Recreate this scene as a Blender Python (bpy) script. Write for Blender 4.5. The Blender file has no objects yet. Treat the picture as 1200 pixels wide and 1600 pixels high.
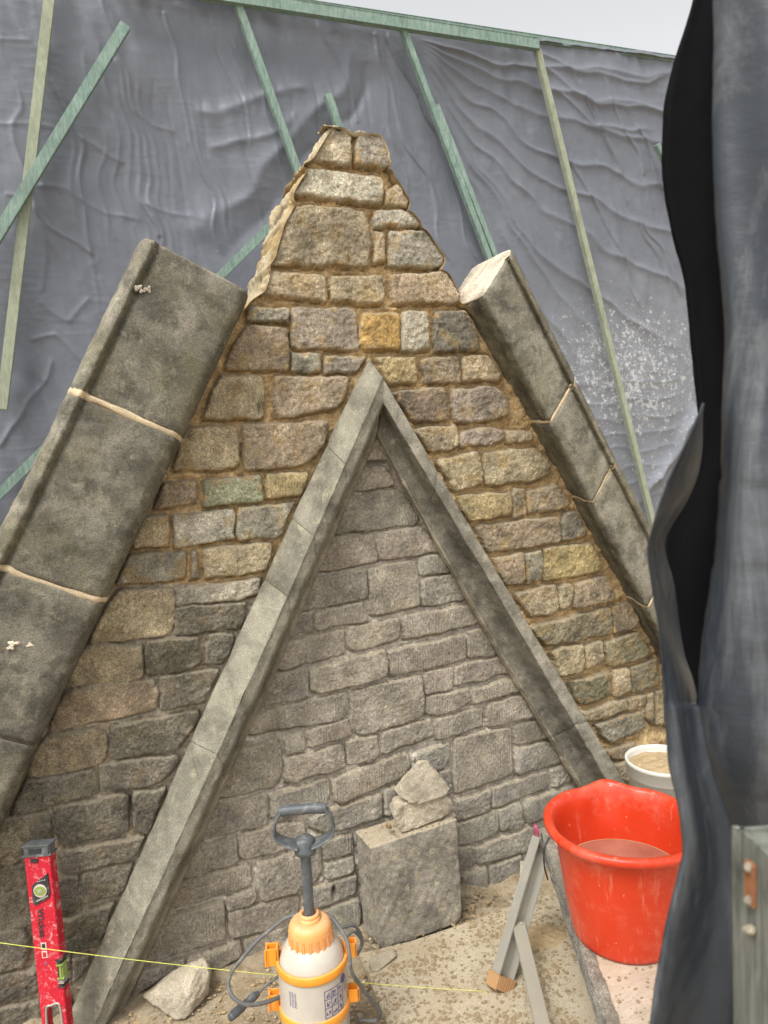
import bpy, bmesh, math, random
import numpy as np
from mathutils import Vector, Matrix

# ------------------------------------------------------------------ camera, sky, sun, exposure
sc = bpy.context.scene
RX = Vector((0.92155011, 0.07899001, -0.38013942))
RY = Vector((-0.3850587, 0.06048087, -0.92090817))
RZ = Vector((-0.04975138, 0.99503902, 0.08615194))
ROT = Matrix((RX, RY, RZ))          # camera axes expressed in the world
EYE = Vector((0, 0, 1.5))           # the photographer's eye, 1.5 m above the boards
cam_d = bpy.data.cameras.new('camera'); cam = bpy.data.objects.new('camera', cam_d)
sc.collection.objects.link(cam); sc.camera = cam
cam.matrix_world = Matrix.Translation(EYE) @ ROT.to_4x4()
cam_d.sensor_fit = 'VERTICAL'; cam_d.sensor_height = 36; cam_d.sensor_width = 27
cam_d.lens = 36 * 1155 / 1600
cam_d.clip_start = 0.02; cam_d.clip_end = 500
cam_d.dof.use_dof = True; cam_d.dof.focus_distance = 2.2; cam_d.dof.aperture_fstop = 5.6

SUN_EL, SUN_AZ = 58, 232            # degrees; azimuth clockwise from +Y
w = bpy.data.worlds.new('World'); sc.world = w; w.use_nodes = True
wn = w.node_tree; bg = wn.nodes['Background']
sky = wn.nodes.new('ShaderNodeTexSky'); sky.sky_type = 'NISHITA'; sky.sun_disc = False
sky.sun_elevation = math.radians(SUN_EL); sky.sun_rotation = math.radians(SUN_AZ)
sky.air_density = 1.0; sky.dust_density = 3.0; sky.ozone_density = 1.0
hs = wn.nodes.new('ShaderNodeHueSaturation'); hs.inputs['Saturation'].default_value = 0.07
hs.inputs['Value'].default_value = 1.0
wn.links.new(sky.outputs[0], hs.inputs['Color']); wn.links.new(hs.outputs[0], bg.inputs[0])
bg.inputs[1].default_value = 0.15
sd = bpy.data.lights.new('sun', 'SUN'); sd.energy = 1.5; sd.angle = math.radians(22); sd.color = (1, 0.97, 0.92)
so = bpy.data.objects.new('sun', sd); sc.collection.objects.link(so)
_e, _a = math.radians(SUN_EL), math.radians(SUN_AZ)
so.rotation_euler = Vector((math.sin(_a)*math.cos(_e), math.cos(_a)*math.cos(_e), math.sin(_e))).to_track_quat('Z', 'Y').to_euler()
sc.view_settings.view_transform = 'Standard'; sc.view_settings.look = 'None'
sc.view_settings.exposure = 0.82; sc.view_settings.gamma = 1

# ------------------------------------------------------------------ helpers
random.seed(7); rng = np.random.default_rng(11)
DW = 2.095                          # the gable's face stands at y = 2.095
def ray(px, py): return ROT @ Vector(((px-600)/1155, -(py-800)/1155, -1))
def W(px, py, off=0.0):             # a surveyed point on the gable plane (off metres in front of it)
    d = ray(px, py); return EYE + d*((DW-off)/d.y)
def F(px, py, z=0.0):               # a surveyed point at height z
    d = ray(px, py); return EYE + d*((z-1.5)/d.z)
def P(px, py, t): return EYE + ray(px, py)*t

def tag(o, label=None, cat=None, group=None, kind=None):
    for k, v in (('label', label), ('category', cat), ('group', group), ('kind', kind)):
        if v: o[k] = v
    return o
def empty(name, loc, *a, **k):
    o = bpy.data.objects.new(name, None); o.empty_display_size = .05; o.location = loc
    sc.collection.objects.link(o); return tag(o, *a, **k)
def link(name, me, mat=None, parent=None):
    o = bpy.data.objects.new(name, me); sc.collection.objects.link(o)
    if mat and not me.materials: me.materials.append(mat)
    if parent:
        o.parent = parent; o.matrix_parent_inverse = Matrix.Translation(-parent.location)
    return o
def npmesh(name, V, Q, mat, parent=None, smooth=True, col=None):
    V = np.asarray(V, dtype=np.float32); Q = np.asarray(Q, dtype=np.int32)
    me = bpy.data.meshes.new(name); n, k = Q.shape
    me.vertices.add(len(V)); me.vertices.foreach_set('co', V.ravel())
    me.loops.add(n*k); me.loops.foreach_set('vertex_index', Q.ravel())
    me.polygons.add(n); me.polygons.foreach_set('loop_start', np.arange(n, dtype=np.int32)*k)
    me.polygons.foreach_set('loop_total', np.full(n, k, dtype=np.int32))
    me.update(calc_edges=True)
    me.polygons.foreach_set('use_smooth', np.full(n, smooth))
    if col is not None:
        ca = me.color_attributes.new('Col', 'FLOAT_COLOR', 'POINT')
        c = np.ones((len(V), 4), dtype=np.float32); c[:, :3] = col; ca.data.foreach_set('color', c.ravel())
    me.validate()
    return link(name, me, mat, parent)
def grid(name, G, mat, parent=None, col=None, close=False, smooth=True, mask=None, flip=False):
    """G: (r, c, 3) array of points -> quad sheet"""
    r, c = G.shape[:2]; idx = np.arange(r*c).reshape(r, c)
    if close: idx = np.concatenate([idx, idx[:, :1]], 1)
    Q = np.stack([idx[:-1, :-1], idx[1:, :-1], idx[1:, 1:], idx[:-1, 1:]], -1).reshape(-1, 4)
    if flip: Q = Q[:, ::-1]
    if mask is not None: Q = Q[mask.ravel()]
    V = G.reshape(-1, 3); C = None if col is None else np.asarray(col).reshape(-1, 3)
    if mask is not None:
        u, inv = np.unique(Q, return_inverse=True); Q = inv.reshape(-1, 4); V = V[u]; C = None if C is None else C[u]
    return npmesh(name, V, Q, mat, parent, smooth, C)
def bm_obj(name, bm, mat, parent=None, smooth=False):
    me = bpy.data.meshes.new(name); bmesh.ops.recalc_face_normals(bm, faces=bm.faces); bm.to_mesh(me); bm.free()
    for p in me.polygons: p.use_smooth = smooth
    return link(name, me, mat, parent)

def band(shape, step, lo, hi, slope=1.0, seed=0, ax=1.0, az=1.0):
    """band-limited noise field (wavelengths lo..hi metres), unit deviation; ax/az stretch it"""
    r = np.random.default_rng(seed)
    n = r.standard_normal(shape)
    fz = np.fft.fftfreq(shape[0], step)[:, None]*az; fx = np.fft.rfftfreq(shape[1], step)[None, :]*ax
    k = np.sqrt(fx**2+fz**2)+1e-9
    a = k**(-slope)*(1/(1+np.exp(-(k-1/hi)*hi*6)))*(1/(1+np.exp((k-1/lo)*lo*6)))
    f = np.fft.irfft2(np.fft.rfft2(n)*a, s=shape); f -= f.mean(); return f/f.std()
def sst(x, a, b):
    t = np.clip((x-a)/(b-a), 0, 1); return t*t*(3-2*t)
def vnoise(p, s, seed=0):
    """cheap smooth noise at points p (n,3), wavelength about s"""
    r = np.random.default_rng(seed); o = 0
    for i in range(7):
        k = r.standard_normal(3); k /= np.linalg.norm(k); k *= 2*math.pi/s*r.uniform(.6, 1.7)
        o = o+np.sin(p@k+r.uniform(0, 6.28)+1.3*np.sin(p@(k[[1, 2, 0]]*.7)+r.uniform(0, 6)))
    return o/3.0

# ------------------------------------------------------------------ materials
class NT:
    def __init__(s, name):
        s.m = bpy.data.materials.new(name); s.m.use_nodes = True; s.t = s.m.node_tree
        s.b = s.t.nodes['Principled BSDF']; s.tc = s.t.nodes.new('ShaderNodeTexCoord')
    def n(s, typ, **k):
        o = s.t.nodes.new('ShaderNode'+typ)
        for a, v in k.items(): setattr(o, a, v)
        return o
    def l(s, a, b): s.t.links.new(a, b)
    def noise(s, scale, detail=4, rough=.6, vec=None, dist=0):
        o = s.n('TexNoise'); o.inputs['Scale'].default_value = scale; o.inputs['Detail'].default_value = detail
        o.inputs['Roughness'].default_value = rough; o.inputs['Distortion'].default_value = dist
        s.l(vec or s.tc.outputs['Object'], o.inputs['Vector']); return o.outputs['Fac']
    def ramp(s, src, stops):
        o = s.n('ValToRGB'); e = o.color_ramp.elements
        while len(e) < len(stops): e.new(.5)
        for i, (p, c) in enumerate(stops):
            e[i].position = p; e[i].color = (c, c, c, 1) if isinstance(c, (int, float)) else (*c, 1)
        s.l(src, o.inputs['Fac']); return o.outputs['Color']
    def mix(s, fac, a, b, mode='MIX'):
        o = s.n('MixRGB', blend_type=mode)
        for i, v in enumerate((fac, a, b)):
            if isinstance(v, (int, float)): o.inputs[i].default_value = v if i == 0 else (v, v, v, 1)
            elif isinstance(v, tuple): o.inputs[i].default_value = (*v, 1)
            else: s.l(v, o.inputs[i])
        return o.outputs[0]
    def math(s, op, a, b=None):
        o = s.n('Math', operation=op)
        for i, v in enumerate((a, b)):
            if v is None: continue
            if isinstance(v, (int, float)): o.inputs[i].default_value = v
            else: s.l(v, o.inputs[i])
        return o.outputs[0]
    def attr(s, name='Col'):
        o = s.n('Attribute'); o.attribute_name = name; return o.outputs['Color']
    def map(s, scale, rot=(0, 0, 0)):
        o = s.n('Mapping'); o.inputs['Scale'].default_value = scale; o.inputs['Rotation'].default_value = rot
        s.l(s.tc.outputs['Object'], o.inputs['Vector']); return o.outputs[0]
    def upness(s, a=.25, b=.8):
        g = s.n('NewGeometry'); sp = s.n('SeparateXYZ'); s.l(g.outputs['Normal'], sp.inputs[0])
        r = s.n('MapRange'); r.interpolation_type = 'SMOOTHSTEP'
        r.inputs['From Min'].default_value = a; r.inputs['From Max'].default_value = b
        s.l(sp.outputs['Z'], r.inputs['Value']); return r.outputs[0]
    def bump(s, h, strength=.5, dist=.01, prev=None):
        o = s.n('Bump'); o.inputs['Strength'].default_value = strength; o.inputs['Distance'].default_value = dist
        s.l(h, o.inputs['Height'])
        if prev is not None: s.l(prev, o.inputs['Normal'])
        return o.outputs['Normal']
    def done(s, col, rough=.9, nrm=None, spec=.3, **k):
        if isinstance(col, tuple): s.b.inputs['Base Color'].default_value = (*col, 1)
        else: s.l(col, s.b.inputs['Base Color'])
        if isinstance(rough, (int, float)): s.b.inputs['Roughness'].default_value = rough
        else: s.l(rough, s.b.inputs['Roughness'])
        s.b.inputs['Specular IOR Level'].default_value = spec
        if nrm is not None: s.l(nrm, s.b.inputs['Normal'])
        for a, v in k.items(): s.b.inputs[a.replace('_', ' ')].default_value = v
        return s.m

def stone_mat(name, base=None, dark=(.06, .055, .045), light=(.5, .45, .34), dk=(.5, .64), lt=(.56, .68), dustc=(.46, .38, .26), dust=.55, bs=1.0, dka=.6, lta=.5, spk=(.52, 1.46), moss=0, blo=(.58, 1.45)):
    t = NT(name); b = t.attr() if base is None else base
    m = t.noise(1.7*6, 8, .68, dist=.6); c = t.mix(.75, b, t.ramp(m, [(.38, blo[0]), (.62, blo[1])]), 'MULTIPLY')
    d = t.ramp(t.noise(14, 9, .75, dist=.3), [(dk[0], 0.0), (dk[1], dka)]); c = t.mix(d, c, dark)
    s_ = t.ramp(t.noise(33, 8, .7), [(lt[0], 0.0), (lt[1], lta)]); c = t.mix(s_, c, light)
    if moss: c = t.mix(t.ramp(t.noise(4.5, 8, .75), [(.48, 0.0), (.62, moss)]), c, (.235, .215, .105))
    sp = t.ramp(t.noise(260, 3, .7), [(.40, spk[0]), (.60, spk[1])]); c = t.mix(.85, c, sp, 'MULTIPLY')
    lich = t.ramp(t.noise(75, 4, .6), [(.68, 0.0), (.74, .45)]); c = t.mix(lich, c, light)
    pits = t.ramp(t.noise(120, 3, .6), [(.27, .75), (.34, 0.0)]); c = t.mix(pits, c, dark)
    du = t.math('MULTIPLY', t.upness(.3, .85), dust); c = t.mix(du, c, dustc)
    n1 = t.bump(t.noise(55, 9, .8), .75*bs, .014); n2 = t.bump(t.noise(260, 4, .8), .9*bs, .005, n1)
    return t.done(c, .92, n2, .2)

M = {}
M['masonry'] = stone_mat('weathered_sandstone_rubble', dka=.4, dk=(.55, .66), spk=(.6, 1.36), blo=(.74, 1.28))
M['infill'] = stone_mat('sheltered_sandstone', dka=.12, lta=.2, spk=(.68, 1.28), blo=(.85, 1.16))
M['coping'] = stone_mat('lichened_coping_stone', None, dark=(.065, .062, .047), light=(.42, .38, .27), dk=(.47, .60), dka=.62, dust=.3, bs=.75, spk=(.74, 1.24), moss=.32)
M['weathering'] = stone_mat('pale_dressed_stone', None, dark=(.17, .165, .125), light=(.52, .46, .31), dk=(.5, .66), dka=.5, dust=.25, bs=.4, spk=(.76, 1.22))
M['moulding'] = stone_mat('dressed_stone_moulding', None, dark=(.085, .08, .065), light=(.4, .35, .26), dk=(.5, .64), dka=.45, dust=.35, bs=.4, spk=(.76, 1.22))
M['cut_stone'] = stone_mat('fresh_cut_stone', (.62, .54, .42), dka=.1, lta=.3, dust=.1, bs=.4)
M['rubble'] = stone_mat('pale_broken_stone', (.52, .455, .345), dark=(.26, .22, .16), light=(.62, .54, .4), dka=.3, dust=.3, bs=.8, spk=(.72, 1.26))
M['block'] = stone_mat('dark_sawn_block', (.27, .245, .20), dark=(.12, .112, .092), light=(.42, .36, .25), dk=(.46, .6), dka=.6, lta=.75, lt=(.52, .66), dust=.7, bs=.45, spk=(.7, 1.3))
def mortar_mat(name, attr=True, c0=(.40, .29, .155)):
    t = NT(name); b = t.attr() if attr else c0
    c = t.mix(.6, b, t.ramp(t.noise(22, 7, .7), [(.36, .7), (.64, 1.25)]), 'MULTIPLY')
    c = t.mix(.85, c, t.ramp(t.noise(420, 3, .8), [(.36, .68), (.64, 1.28)]), 'MULTIPLY')
    du = t.math('MULTIPLY', t.upness(.3, .9), .35); c = t.mix(du, c, (.5, .4, .25))
    n1 = t.bump(t.noise(90, 8, .8), .4, .008); n2 = t.bump(t.noise(420, 3, .8), .6, .003, n1)
    return t.done(c, .97, n2, .1)
M['mortar'] = mortar_mat('sandy_lime_mortar')
M['buff'] = mortar_mat('fresh_buff_pointing', False, (.62, .5, .33))
M['sandheap'] = mortar_mat('moist_building_sand', False, (.42, .30, .16))
M['clod'] = mortar_mat('mortar_clod', False, (.25, .18, .10))
def plain(name, col, rough=.5, scuff=None, amt=.3, sc_=30, bump=.0, spec=.4, dust=0, **k):
    t = NT(name); c = t.mix(.35, col, t.ramp(t.noise(9, 5), [(.3, .75), (.7, 1.2)]), 'MULTIPLY')
    if scuff: c = t.mix(t.ramp(t.noise(sc_, 8, .75), [(.52, 0.0), (.68, amt)]), c, scuff)
    if dust: c = t.mix(t.math('MULTIPLY', t.upness(.3, .9), dust), c, (.5, .44, .33))
    n = t.bump(t.noise(120, 4, .7), bump, .004) if bump else None
    return t.done(c, rough, n, spec, **k)
M['black'] = plain('black_plastic', (.03, .03, .032), .5, (.35, .33, .3), .4)
M['grey_plastic'] = plain('dark_grey_plastic', (.085, .095, .10), .42, (.4, .38, .33), .5, 40, .1)
M['orange'] = plain('orange_plastic', (.84, .32, .03), .4, (.75, .5, .3), .35, 25, .1, dust=.15)
M['orange_cap'] = plain('faded_orange_plastic', (.80, .37, .12), .45, (.75, .5, .33), .45, 25, .1, dust=.25)
M['tank'] = plain('milky_tank_plastic', (.50, .455, .385), .32, (.62, .56, .47), .6, 14, .1, spec=.5, dust=.2)
M['print'] = plain('violet_print', (.10, .085, .24), .5)
M['vial'] = plain('green_vial', (.24, .31, .07), .15, None, spec=.7)
M['hose'] = plain('grey_rubber_hose', (.12, .12, .115), .6, (.35, .32, .26), .5, 60)
M['pail'] = plain('white_pail_plastic', (.62, .60, .54), .4, (.5, .42, .3), .6, 18)
M['string'] = plain('yellow_line', (.75, .78, .15), .6)
M['rust'] = plain('rusty_steel', (.28, .12, .05), .8, (.4, .2, .1), .6, 80, .4)
M['brass'] = plain('tarnished_brass', (.40, .28, .10), .4, (.5, .42, .3), .5, 60, .2, Metallic=.6)
M['pink'] = plain('magenta_plastic', (.35, .06, .11), .5, (.5, .4, .35), .6, 40)
M['alu'] = plain('dusty_aluminium', (.38, .37, .33), .5, (.5, .44, .33), .7, 20, .3, dust=.5, Metallic=.35)
M['foot'] = plain('orange_grooved_rubber', (.42, .24, .11), .7, (.5, .4, .28), .5, 40)
def red_mat():
    t = NT('scuffed_red_paint'); c = t.mix(.3, (.50, .012, .03), t.ramp(t.noise(8, 4), [(.3, .7), (.7, 1.2)]), 'MULTIPLY')
    a = t.ramp(t.noise(38, 9, .8, dist=1), [(.53, 0.0), (.64, .8)]); c = t.mix(a, c, (.66, .42, .40))
    b = t.ramp(t.noise(120, 4, .8), [(.6, 0.0), (.7, .6)]); c = t.mix(b, c, (.7, .55, .5))
    return t.done(c, .5, t.bump(t.noise(150, 3), .15, .002), .35)
M['red'] = red_mat()
def bucket_mat():
    t = NT('orange_red_bucket_plastic'); c = t.mix(.3, (.60, .042, .010), t.ramp(t.noise(5, 4), [(.3, .8), (.7, 1.15)]), 'MULTIPLY')
    a = t.ramp(t.noise(7, 9, .75, dist=.3), [(.50, 0.0), (.72, .30)]); c = t.mix(a, c, (.80, .36, .24))
    st = t.ramp(t.noise(40, 5, .7, t.map((1, 1, .12))), [(.58, 0.0), (.72, .35)]); c = t.mix(st, c, (.82, .36, .24))
    sp = t.ramp(t.noise(90, 4, .6), [(.70, 0.0), (.74, .8)]); c = t.mix(sp, c, (.8, .66, .5))
    return t.done(c, t.ramp(t.noise(12, 4), [(.3, .28), (.7, .5)]), t.bump(t.noise(60, 4), .12, .003), .45)
M['bucket'] = bucket_mat()
def water_mat():
    t = NT('murky_water'); c = t.ramp(t.noise(14, 5), [(.35, (.27, .095, .06)), (.65, (.36, .15, .10))])
    return t.done(c, .06, t.bump(t.noise(16, 2), .05, .01), .5)
M['water'] = water_mat()
def tarp_mat(name, col, rough, spl=False, streak=.25, bump=.25):
    t = NT(name); c = t.mix(.5, col, t.ramp(t.noise(2.2, 6, .6), [(.3, .8), (.7, 1.2)]), 'MULTIPLY')
    st = t.ramp(t.noise(9, 8, .7, t.map((1, 1, .25)), dist=1.2), [(.50, 0.0), (.78, streak)]); c = t.mix(st, c, (.30, .30, .30))
    if spl:
        P0 = tarp_pt(990, 585); P1 = tarp_pt(1000, 720)
        def blob(p, r0, r1, sx):
            o = t.n('VectorMath', operation='SUBTRACT'); t.l(t.tc.outputs['Object'], o.inputs[0]); o.inputs[1].default_value = p
            s_ = t.n('VectorMath', operation='MULTIPLY'); t.l(o.outputs[0], s_.inputs[0]); s_.inputs[1].default_value = (sx, 1, 1)
            le = t.n('VectorMath', operation='LENGTH'); t.l(s_.outputs[0], le.inputs[0])
            r = t.n('MapRange'); r.interpolation_type = 'SMOOTHSTEP'; r.inputs[1].default_value = r0; r.inputs[2].default_value = r1
            r.inputs[3].default_value = 1; r.inputs[4].default_value = 0; t.l(le.outputs['Value'], r.inputs[0]); return r.outputs[0]
        z = t.math('MAXIMUM', blob(P0, .05, .85, .62), t.math('MULTIPLY', blob(P1, .1, .8, .8), .6))
        dots = t.noise(34, 5, .72)
        th = t.math('ADD', dots, t.math('MULTIPLY', z, .21))
        c = t.mix(t.ramp(th, [(.725, 0.0), (.81, .8)]), c, (.55, .55, .55))
        haze = t.math('MULTIPLY', z, t.math('MULTIPLY', t.noise(10, 6, .7), .45)); c = t.mix(haze, c, (.46, .47, .48))
        th2 = t.math('ADD', t.noise(60, 4, .7), t.math('MULTIPLY', z, .17)); c = t.mix(t.ramp(th2, [(.735, 0.0), (.79, .7)]), c, (.66, .65, .63))
    n = t.bump(t.noise(6, 6, .6, t.map((.35, 1, 1.5))), bump, .03)
    n = t.bump(t.noise(90, 3, .6, t.map((1, 1, .08))), .10, .003, n)
    return t.done(c, rough, n, .4)
def wood_mat(name, col, col2, grain=(3, 3, .6), rot=(0, 0, 0), dirt=0):
    t = NT(name); g = t.noise(30, 7, .65, t.map(grain, rot), dist=.8)
    c = t.mix(t.ramp(g, [(.35, 0.0), (.65, 1.0)]), col, col2)
    c = t.mix(.5, c, t.ramp(t.noise(11, 5), [(.3, .7), (.7, 1.25)]), 'MULTIPLY')
    if dirt: c = t.mix(t.ramp(t.noise(9, 8, .7), [(.45, 0.0), (.62, dirt)]), c, (.42, .33, .22))
    return t.done(c, .85, t.bump(g, .3, .004), .2)
M['batten'] = wood_mat('green_treated_timber', (.15, .235, .20), (.29, .37, .315))
M['batten_pale'] = wood_mat('pale_treated_timber', (.27, .30, .215), (.38, .40, .30))
M['post'] = wood_mat('weathered_grey_green_timber', (.09, .095, .08), (.23, .235, .20), (3, 3, .4))
M['deck'] = wood_mat('dusty_platform_ply', (.42, .345, .26), (.52, .44, .34), (.6, 3, 3), (0, 0, .45), .75)
M['crust'] = stone_mat('cement_crusted_edge', (.52, .49, .43), dark=(.24, .24, .22), light=(.68, .64, .56), dka=.7, dk=(.47, .58), lta=.8, lt=(.5, .62), bs=1.6)

# ------------------------------------------------------------------ ground, sheeting and timber behind
def tarp_pt(px, py, off=0.0): return W(px, py, -1.25+off)
def make_ground():
    n = 420; x = np.r_[np.linspace(-30, -1.2, 14)[:-1], np.linspace(-1.2, 3.2, n), np.linspace(3.2, 30, 14)[1:]]
    y = np.r_[np.linspace(-12, .2, 14)[:-1], np.linspace(.2, 2.6, 330), np.linspace(2.6, 60, 14)[1:]]
    X, Y = np.meshgrid(x, y); p = np.stack([X, Y, 0*X], -1).reshape(-1, 3)
    z = (.004*vnoise(p, .25, 301)+.0025*vnoise(p, .07, 302)+.0015*vnoise(p, .03, 303)).reshape(X.shape)
    z = z+.03*np.exp(-np.clip(DW-Y, 0, 9)/.045)*(.6+.4*vnoise(p, .2, 304).reshape(X.shape))*(Y < DW+.2)
    t = NT('sandy_dust_ground'); c = t.ramp(t.noise(5, 8, .7), [(.3, (.34, .265, .165)), (.5, (.46, .375, .255)), (.7, (.55, .47, .34))])
    c = t.mix(t.ramp(t.noise(26, 8, .75), [(.5, 0.0), (.62, .75)]), c, (.27, .19, .10))
    c = t.mix(.8, c, t.ramp(t.noise(330, 3, .75), [(.3, .55), (.7, 1.35)]), 'MULTIPLY')
    nn = t.bump(t.noise(60, 9, .8), .7, .015); nn = t.bump(t.noise(350, 3, .7), .7, .004, nn)
    g = grid('ground', np.stack([X, Y, z-.004], -1), t.done(c, .96, nn, .1)); tag(g, kind='structure')
make_ground()
def solid(name, bot, z, mat, parent=None, bev=.003, sub=0, thick=None):
    bm = bmesh.new(); a = [bm.verts.new((p[0], p[1], z)) for p in bot]; f = bm.faces.new(a)
    r = bmesh.ops.extrude_face_region(bm, geom=[f]); vs = [v for v in r['geom'] if isinstance(v, bmesh.types.BMVert)]
    for v in vs: v.co.z -= thick
    if bev: bmesh.ops.bevel(bm, geom=bm.edges[:], offset=bev, segments=2, affect='EDGES')
    return bm_obj(name, bm, mat, parent)
def obox(c, ax, half, bm=None, bev=.002, seg=2):
    """box with centre c, axes ax (3 unit vectors), half sizes"""
    own = bm or bmesh.new(); r = bmesh.ops.create_cube(own, size=2); vs = r['verts']
    m = Matrix((ax[0]*half[0], ax[1]*half[1], ax[2]*half[2])).transposed()
    for v in vs: v.co = Vector(c)+m@v.co
    if bev:
        es = {e for v in vs for e in v.link_edges}; bmesh.ops.bevel(own, geom=list(es), offset=bev, segments=seg, affect='EDGES')
    return own
def beam(name, a, b, wd, th, mat, parent=None, nrm=Vector((0, -1, 0)), bev=.002, **k):
    a, b = Vector(a), Vector(b); u = (b-a).normalized(); n = (nrm-u*nrm.dot(u)).normalized(); s = u.cross(n)
    o = bm_obj(name, obox((a+b)/2, (s, n, u), (wd/2, th/2, (b-a).length/2), bev=bev), mat, parent)
    return tag(o, **k) if k else o
def make_tarp():
    px0, px1 = W(-420, 500, -1.25).x, W(1340, 500, -1.25).x
    st = .0062; SHR = .30; x0, x1 = px0-1.3, 4.1; zb, zt = .0, 4.3
    xs = np.arange(x0, x1, st); A, B = tarp_pt(370, 4), tarp_pt(1040, 95); k = (B.z-A.z)/(B.x-A.x)
    nzr = 640; v = np.linspace(0, 1, nzr); Xg = np.repeat(xs[None], nzr, 0); topz = A.z+(xs-A.x)*k+.02
    Zg = v[:, None]*topz[None]; sh = Xg.shape; Xg = Xg+SHR*(1-v[:, None])*topz[None]
    st2 = .0065
    nz = lambda lo, hi, s, sl=1.0, **kk: band(sh, st2, lo, hi, sl, s, **kk)
    H = .004*nz(.4, 1.4, 401, 1.6, ax=.7, az=1.4)+.0011*nz(.12, .35, 402, 1.5, ax=.5, az=1.5)*(1+.8*nz(.3, 1., 413))+.00025*nz(.05, .14, 403, 1, ax=.5, az=1.4)
    for sd_, ax_, az_, am_, lo_, hi_ in ((421, .45, 1.5, .0030, .12, .6), (422, .5, 1.3, .0016, .06, .3), (423, 1.5, .35, .0014, .12, .5), (424, .8, .9, .0014, .1, .5)):
        q_ = nz(lo_, hi_, sd_, 1.5, ax=ax_, az=az_); H = H+.36*am_*np.clip(1-np.abs(q_)*1.1, 0, 1)**2*(1+.6*nz(.4, 1.4, sd_+9))
    wx = .014*nz(.2, .8, 404, 1.5); wz = .014*nz(.2, .8, 405, 1.5); X, Z = Xg+wx, Zg+wz
    def fold(pts, wd, amp, kind='ridge', w2=None):
        nonlocal H
        p = np.array([[tarp_pt(*q).x, tarp_pt(*q).z] for q in pts]); best = np.full(sh, 9.0); tt = np.zeros(sh); sg = np.zeros(sh)
        m = len(p)-1
        for i in range(m):
            a, b = p[i], p[i+1]; e = b-a; L2 = e@e; t = np.clip(((X-a[0])*e[0]+(Z-a[1])*e[1])/L2, 0, 1)
            dx, dz = X-a[0]-t*e[0], Z-a[1]-t*e[1]; d = np.hypot(dx, dz); s = np.sign(e[0]*dz-e[1]*dx)
            u = d < best; best = np.where(u, d, best); tt = np.where(u, (i+t)/m, tt); sg = np.where(u, s*np.clip(d/.004, 0, 1), sg)
        wloc = wd if w2 is None else wd+(w2-wd)*tt; env = sst(tt, 0, .08)*(1-sst(tt, .86, 1)) if kind != 'crease' else 1-sst(tt, .95, 1)
        if kind == 'crease':      # one side laps over the other
            H += amp*np.clip(sg*.5+.5, 0, 1)*np.exp(-best/wd/2)*env
        else: H += .8*amp*np.exp(-(np.sqrt((best/wloc)**2+.12)-.346)*1.6)*env
    # tension folds fanning from the head of the third batten, swept to the right
    for i, (ex, ey) in enumerate([(1100, 120), (1100, 175), (1100, 235), (1110, 310), (1110, 385), (1110, 470), (1090, 560), (1000, 600), (930, 590), (860, 560), (800, 520)]):
        sx, sy = 648+i*1.5, 62+i*5; mx = sx+(ex-sx)*.42; my = sy+(ey-sy)*(.62 if i < 7 else .5)+4
        fold([(sx, sy), (sx+(mx-sx)*.5, sy+(my-sy)*.56), (mx, my), (mx+(ex-mx)*.5, my+(ey-my)*.55), (ex, ey)], .012, .014-.0004*i, w2=.028)
    for q in ([(845, 70), (900, 110), (980, 125), (1060, 120)], [(845, 95), (905, 150), (990, 170), (1080, 165)], [(850, 130), (930, 195), (1030, 205)]): fold(q, .018, .012)
    fold([(560, 75), (500, 165), (430, 250), (350, 330), (280, 370)], .04, .018, w2=.07); fold([(590, 100), (540, 180), (470, 270), (400, 350), (330, 420)], .04, -.018, w2=.07)
    fold([(480, 130), (380, 165), (300, 175)], .04, .015); fold([(470, 180), (400, 215), (330, 230)], .03, .012)
    for q, a in (([(45, 310), (80, 345), (120, 370), (150, 400)], .03), ([(50, 290), (110, 300), (170, 330), (230, 340)], .02), ([(60, 330), (70, 400), (60, 470)], .02), ([(0, 300), (45, 312)], .02),
                 ([(105, 215), (160, 240), (200, 250)], .018), ([(210, 165), (240, 200), (280, 215)], .016), ([(230, 305), (290, 330), (330, 345)], .016), ([(0, 60), (60, 62)], .012), ([(0, 190), (60, 196), (100, 205)], .015),
                 ([(40, 540), (90, 520), (130, 560), (150, 600)], .025), ([(0, 700), (60, 620), (90, 560)], .03), ([(150, 430), (180, 480), (170, 560)], .02), ([(60, 470), (110, 500), (140, 460)], .02)): fold(q, .012, a*.28)
    for y0 in range(600, 860, 26): fold([(870+(y0-600)*.35, y0-4), (930, y0+6), (1000, y0), (1080, y0-14)], .014, .0045)
    fold([(1100, 640), (1060, 700), (1000, 790)], .04, .04); fold([(1110, 680), (1075, 760), (1030, 830)], .03, -.03)
    # fold marks left by the rolled sheet
    for q in ([(78, 70), (98, 170), (118, 260), (142, 395)], [(165, 0), (205, 150), (232, 260), (262, 400)], [(180, 90), (208, 205), (232, 310), (252, 380)], [(245, 15), (280, 145), (305, 235), (345, 400)],
              [(505, 35), (530, 95), (560, 185)], [(588, 50), (610, 130), (650, 240), (715, 420)], [(610, 50), (640, 120), (700, 260), (760, 440)], [(900, 115), (940, 200), (1000, 340), (1060, 480)], [(915, 130), (955, 230), (1020, 370), (1070, 470)],
              [(950, 130), (980, 200), (1010, 270)], [(880, 210), (920, 300), (960, 380), (1010, 480)], [(1000, 200), (1040, 300)], [(640, 60), (700, 210), (790, 430)]):
        fold(q, .007, .011, 'crease')
    for q_ in range(22):
        a0_ = 20+q_*27+random.uniform(-8, 8); dx_ = random.uniform(50, 95); y0_ = random.uniform(40, 160); fold([(a0_, y0_), (a0_+dx_*.5, y0_+170), (a0_+dx_, y0_+random.uniform(260, 400))], .010, random.choice((.0045, -.004, .006)))
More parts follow.
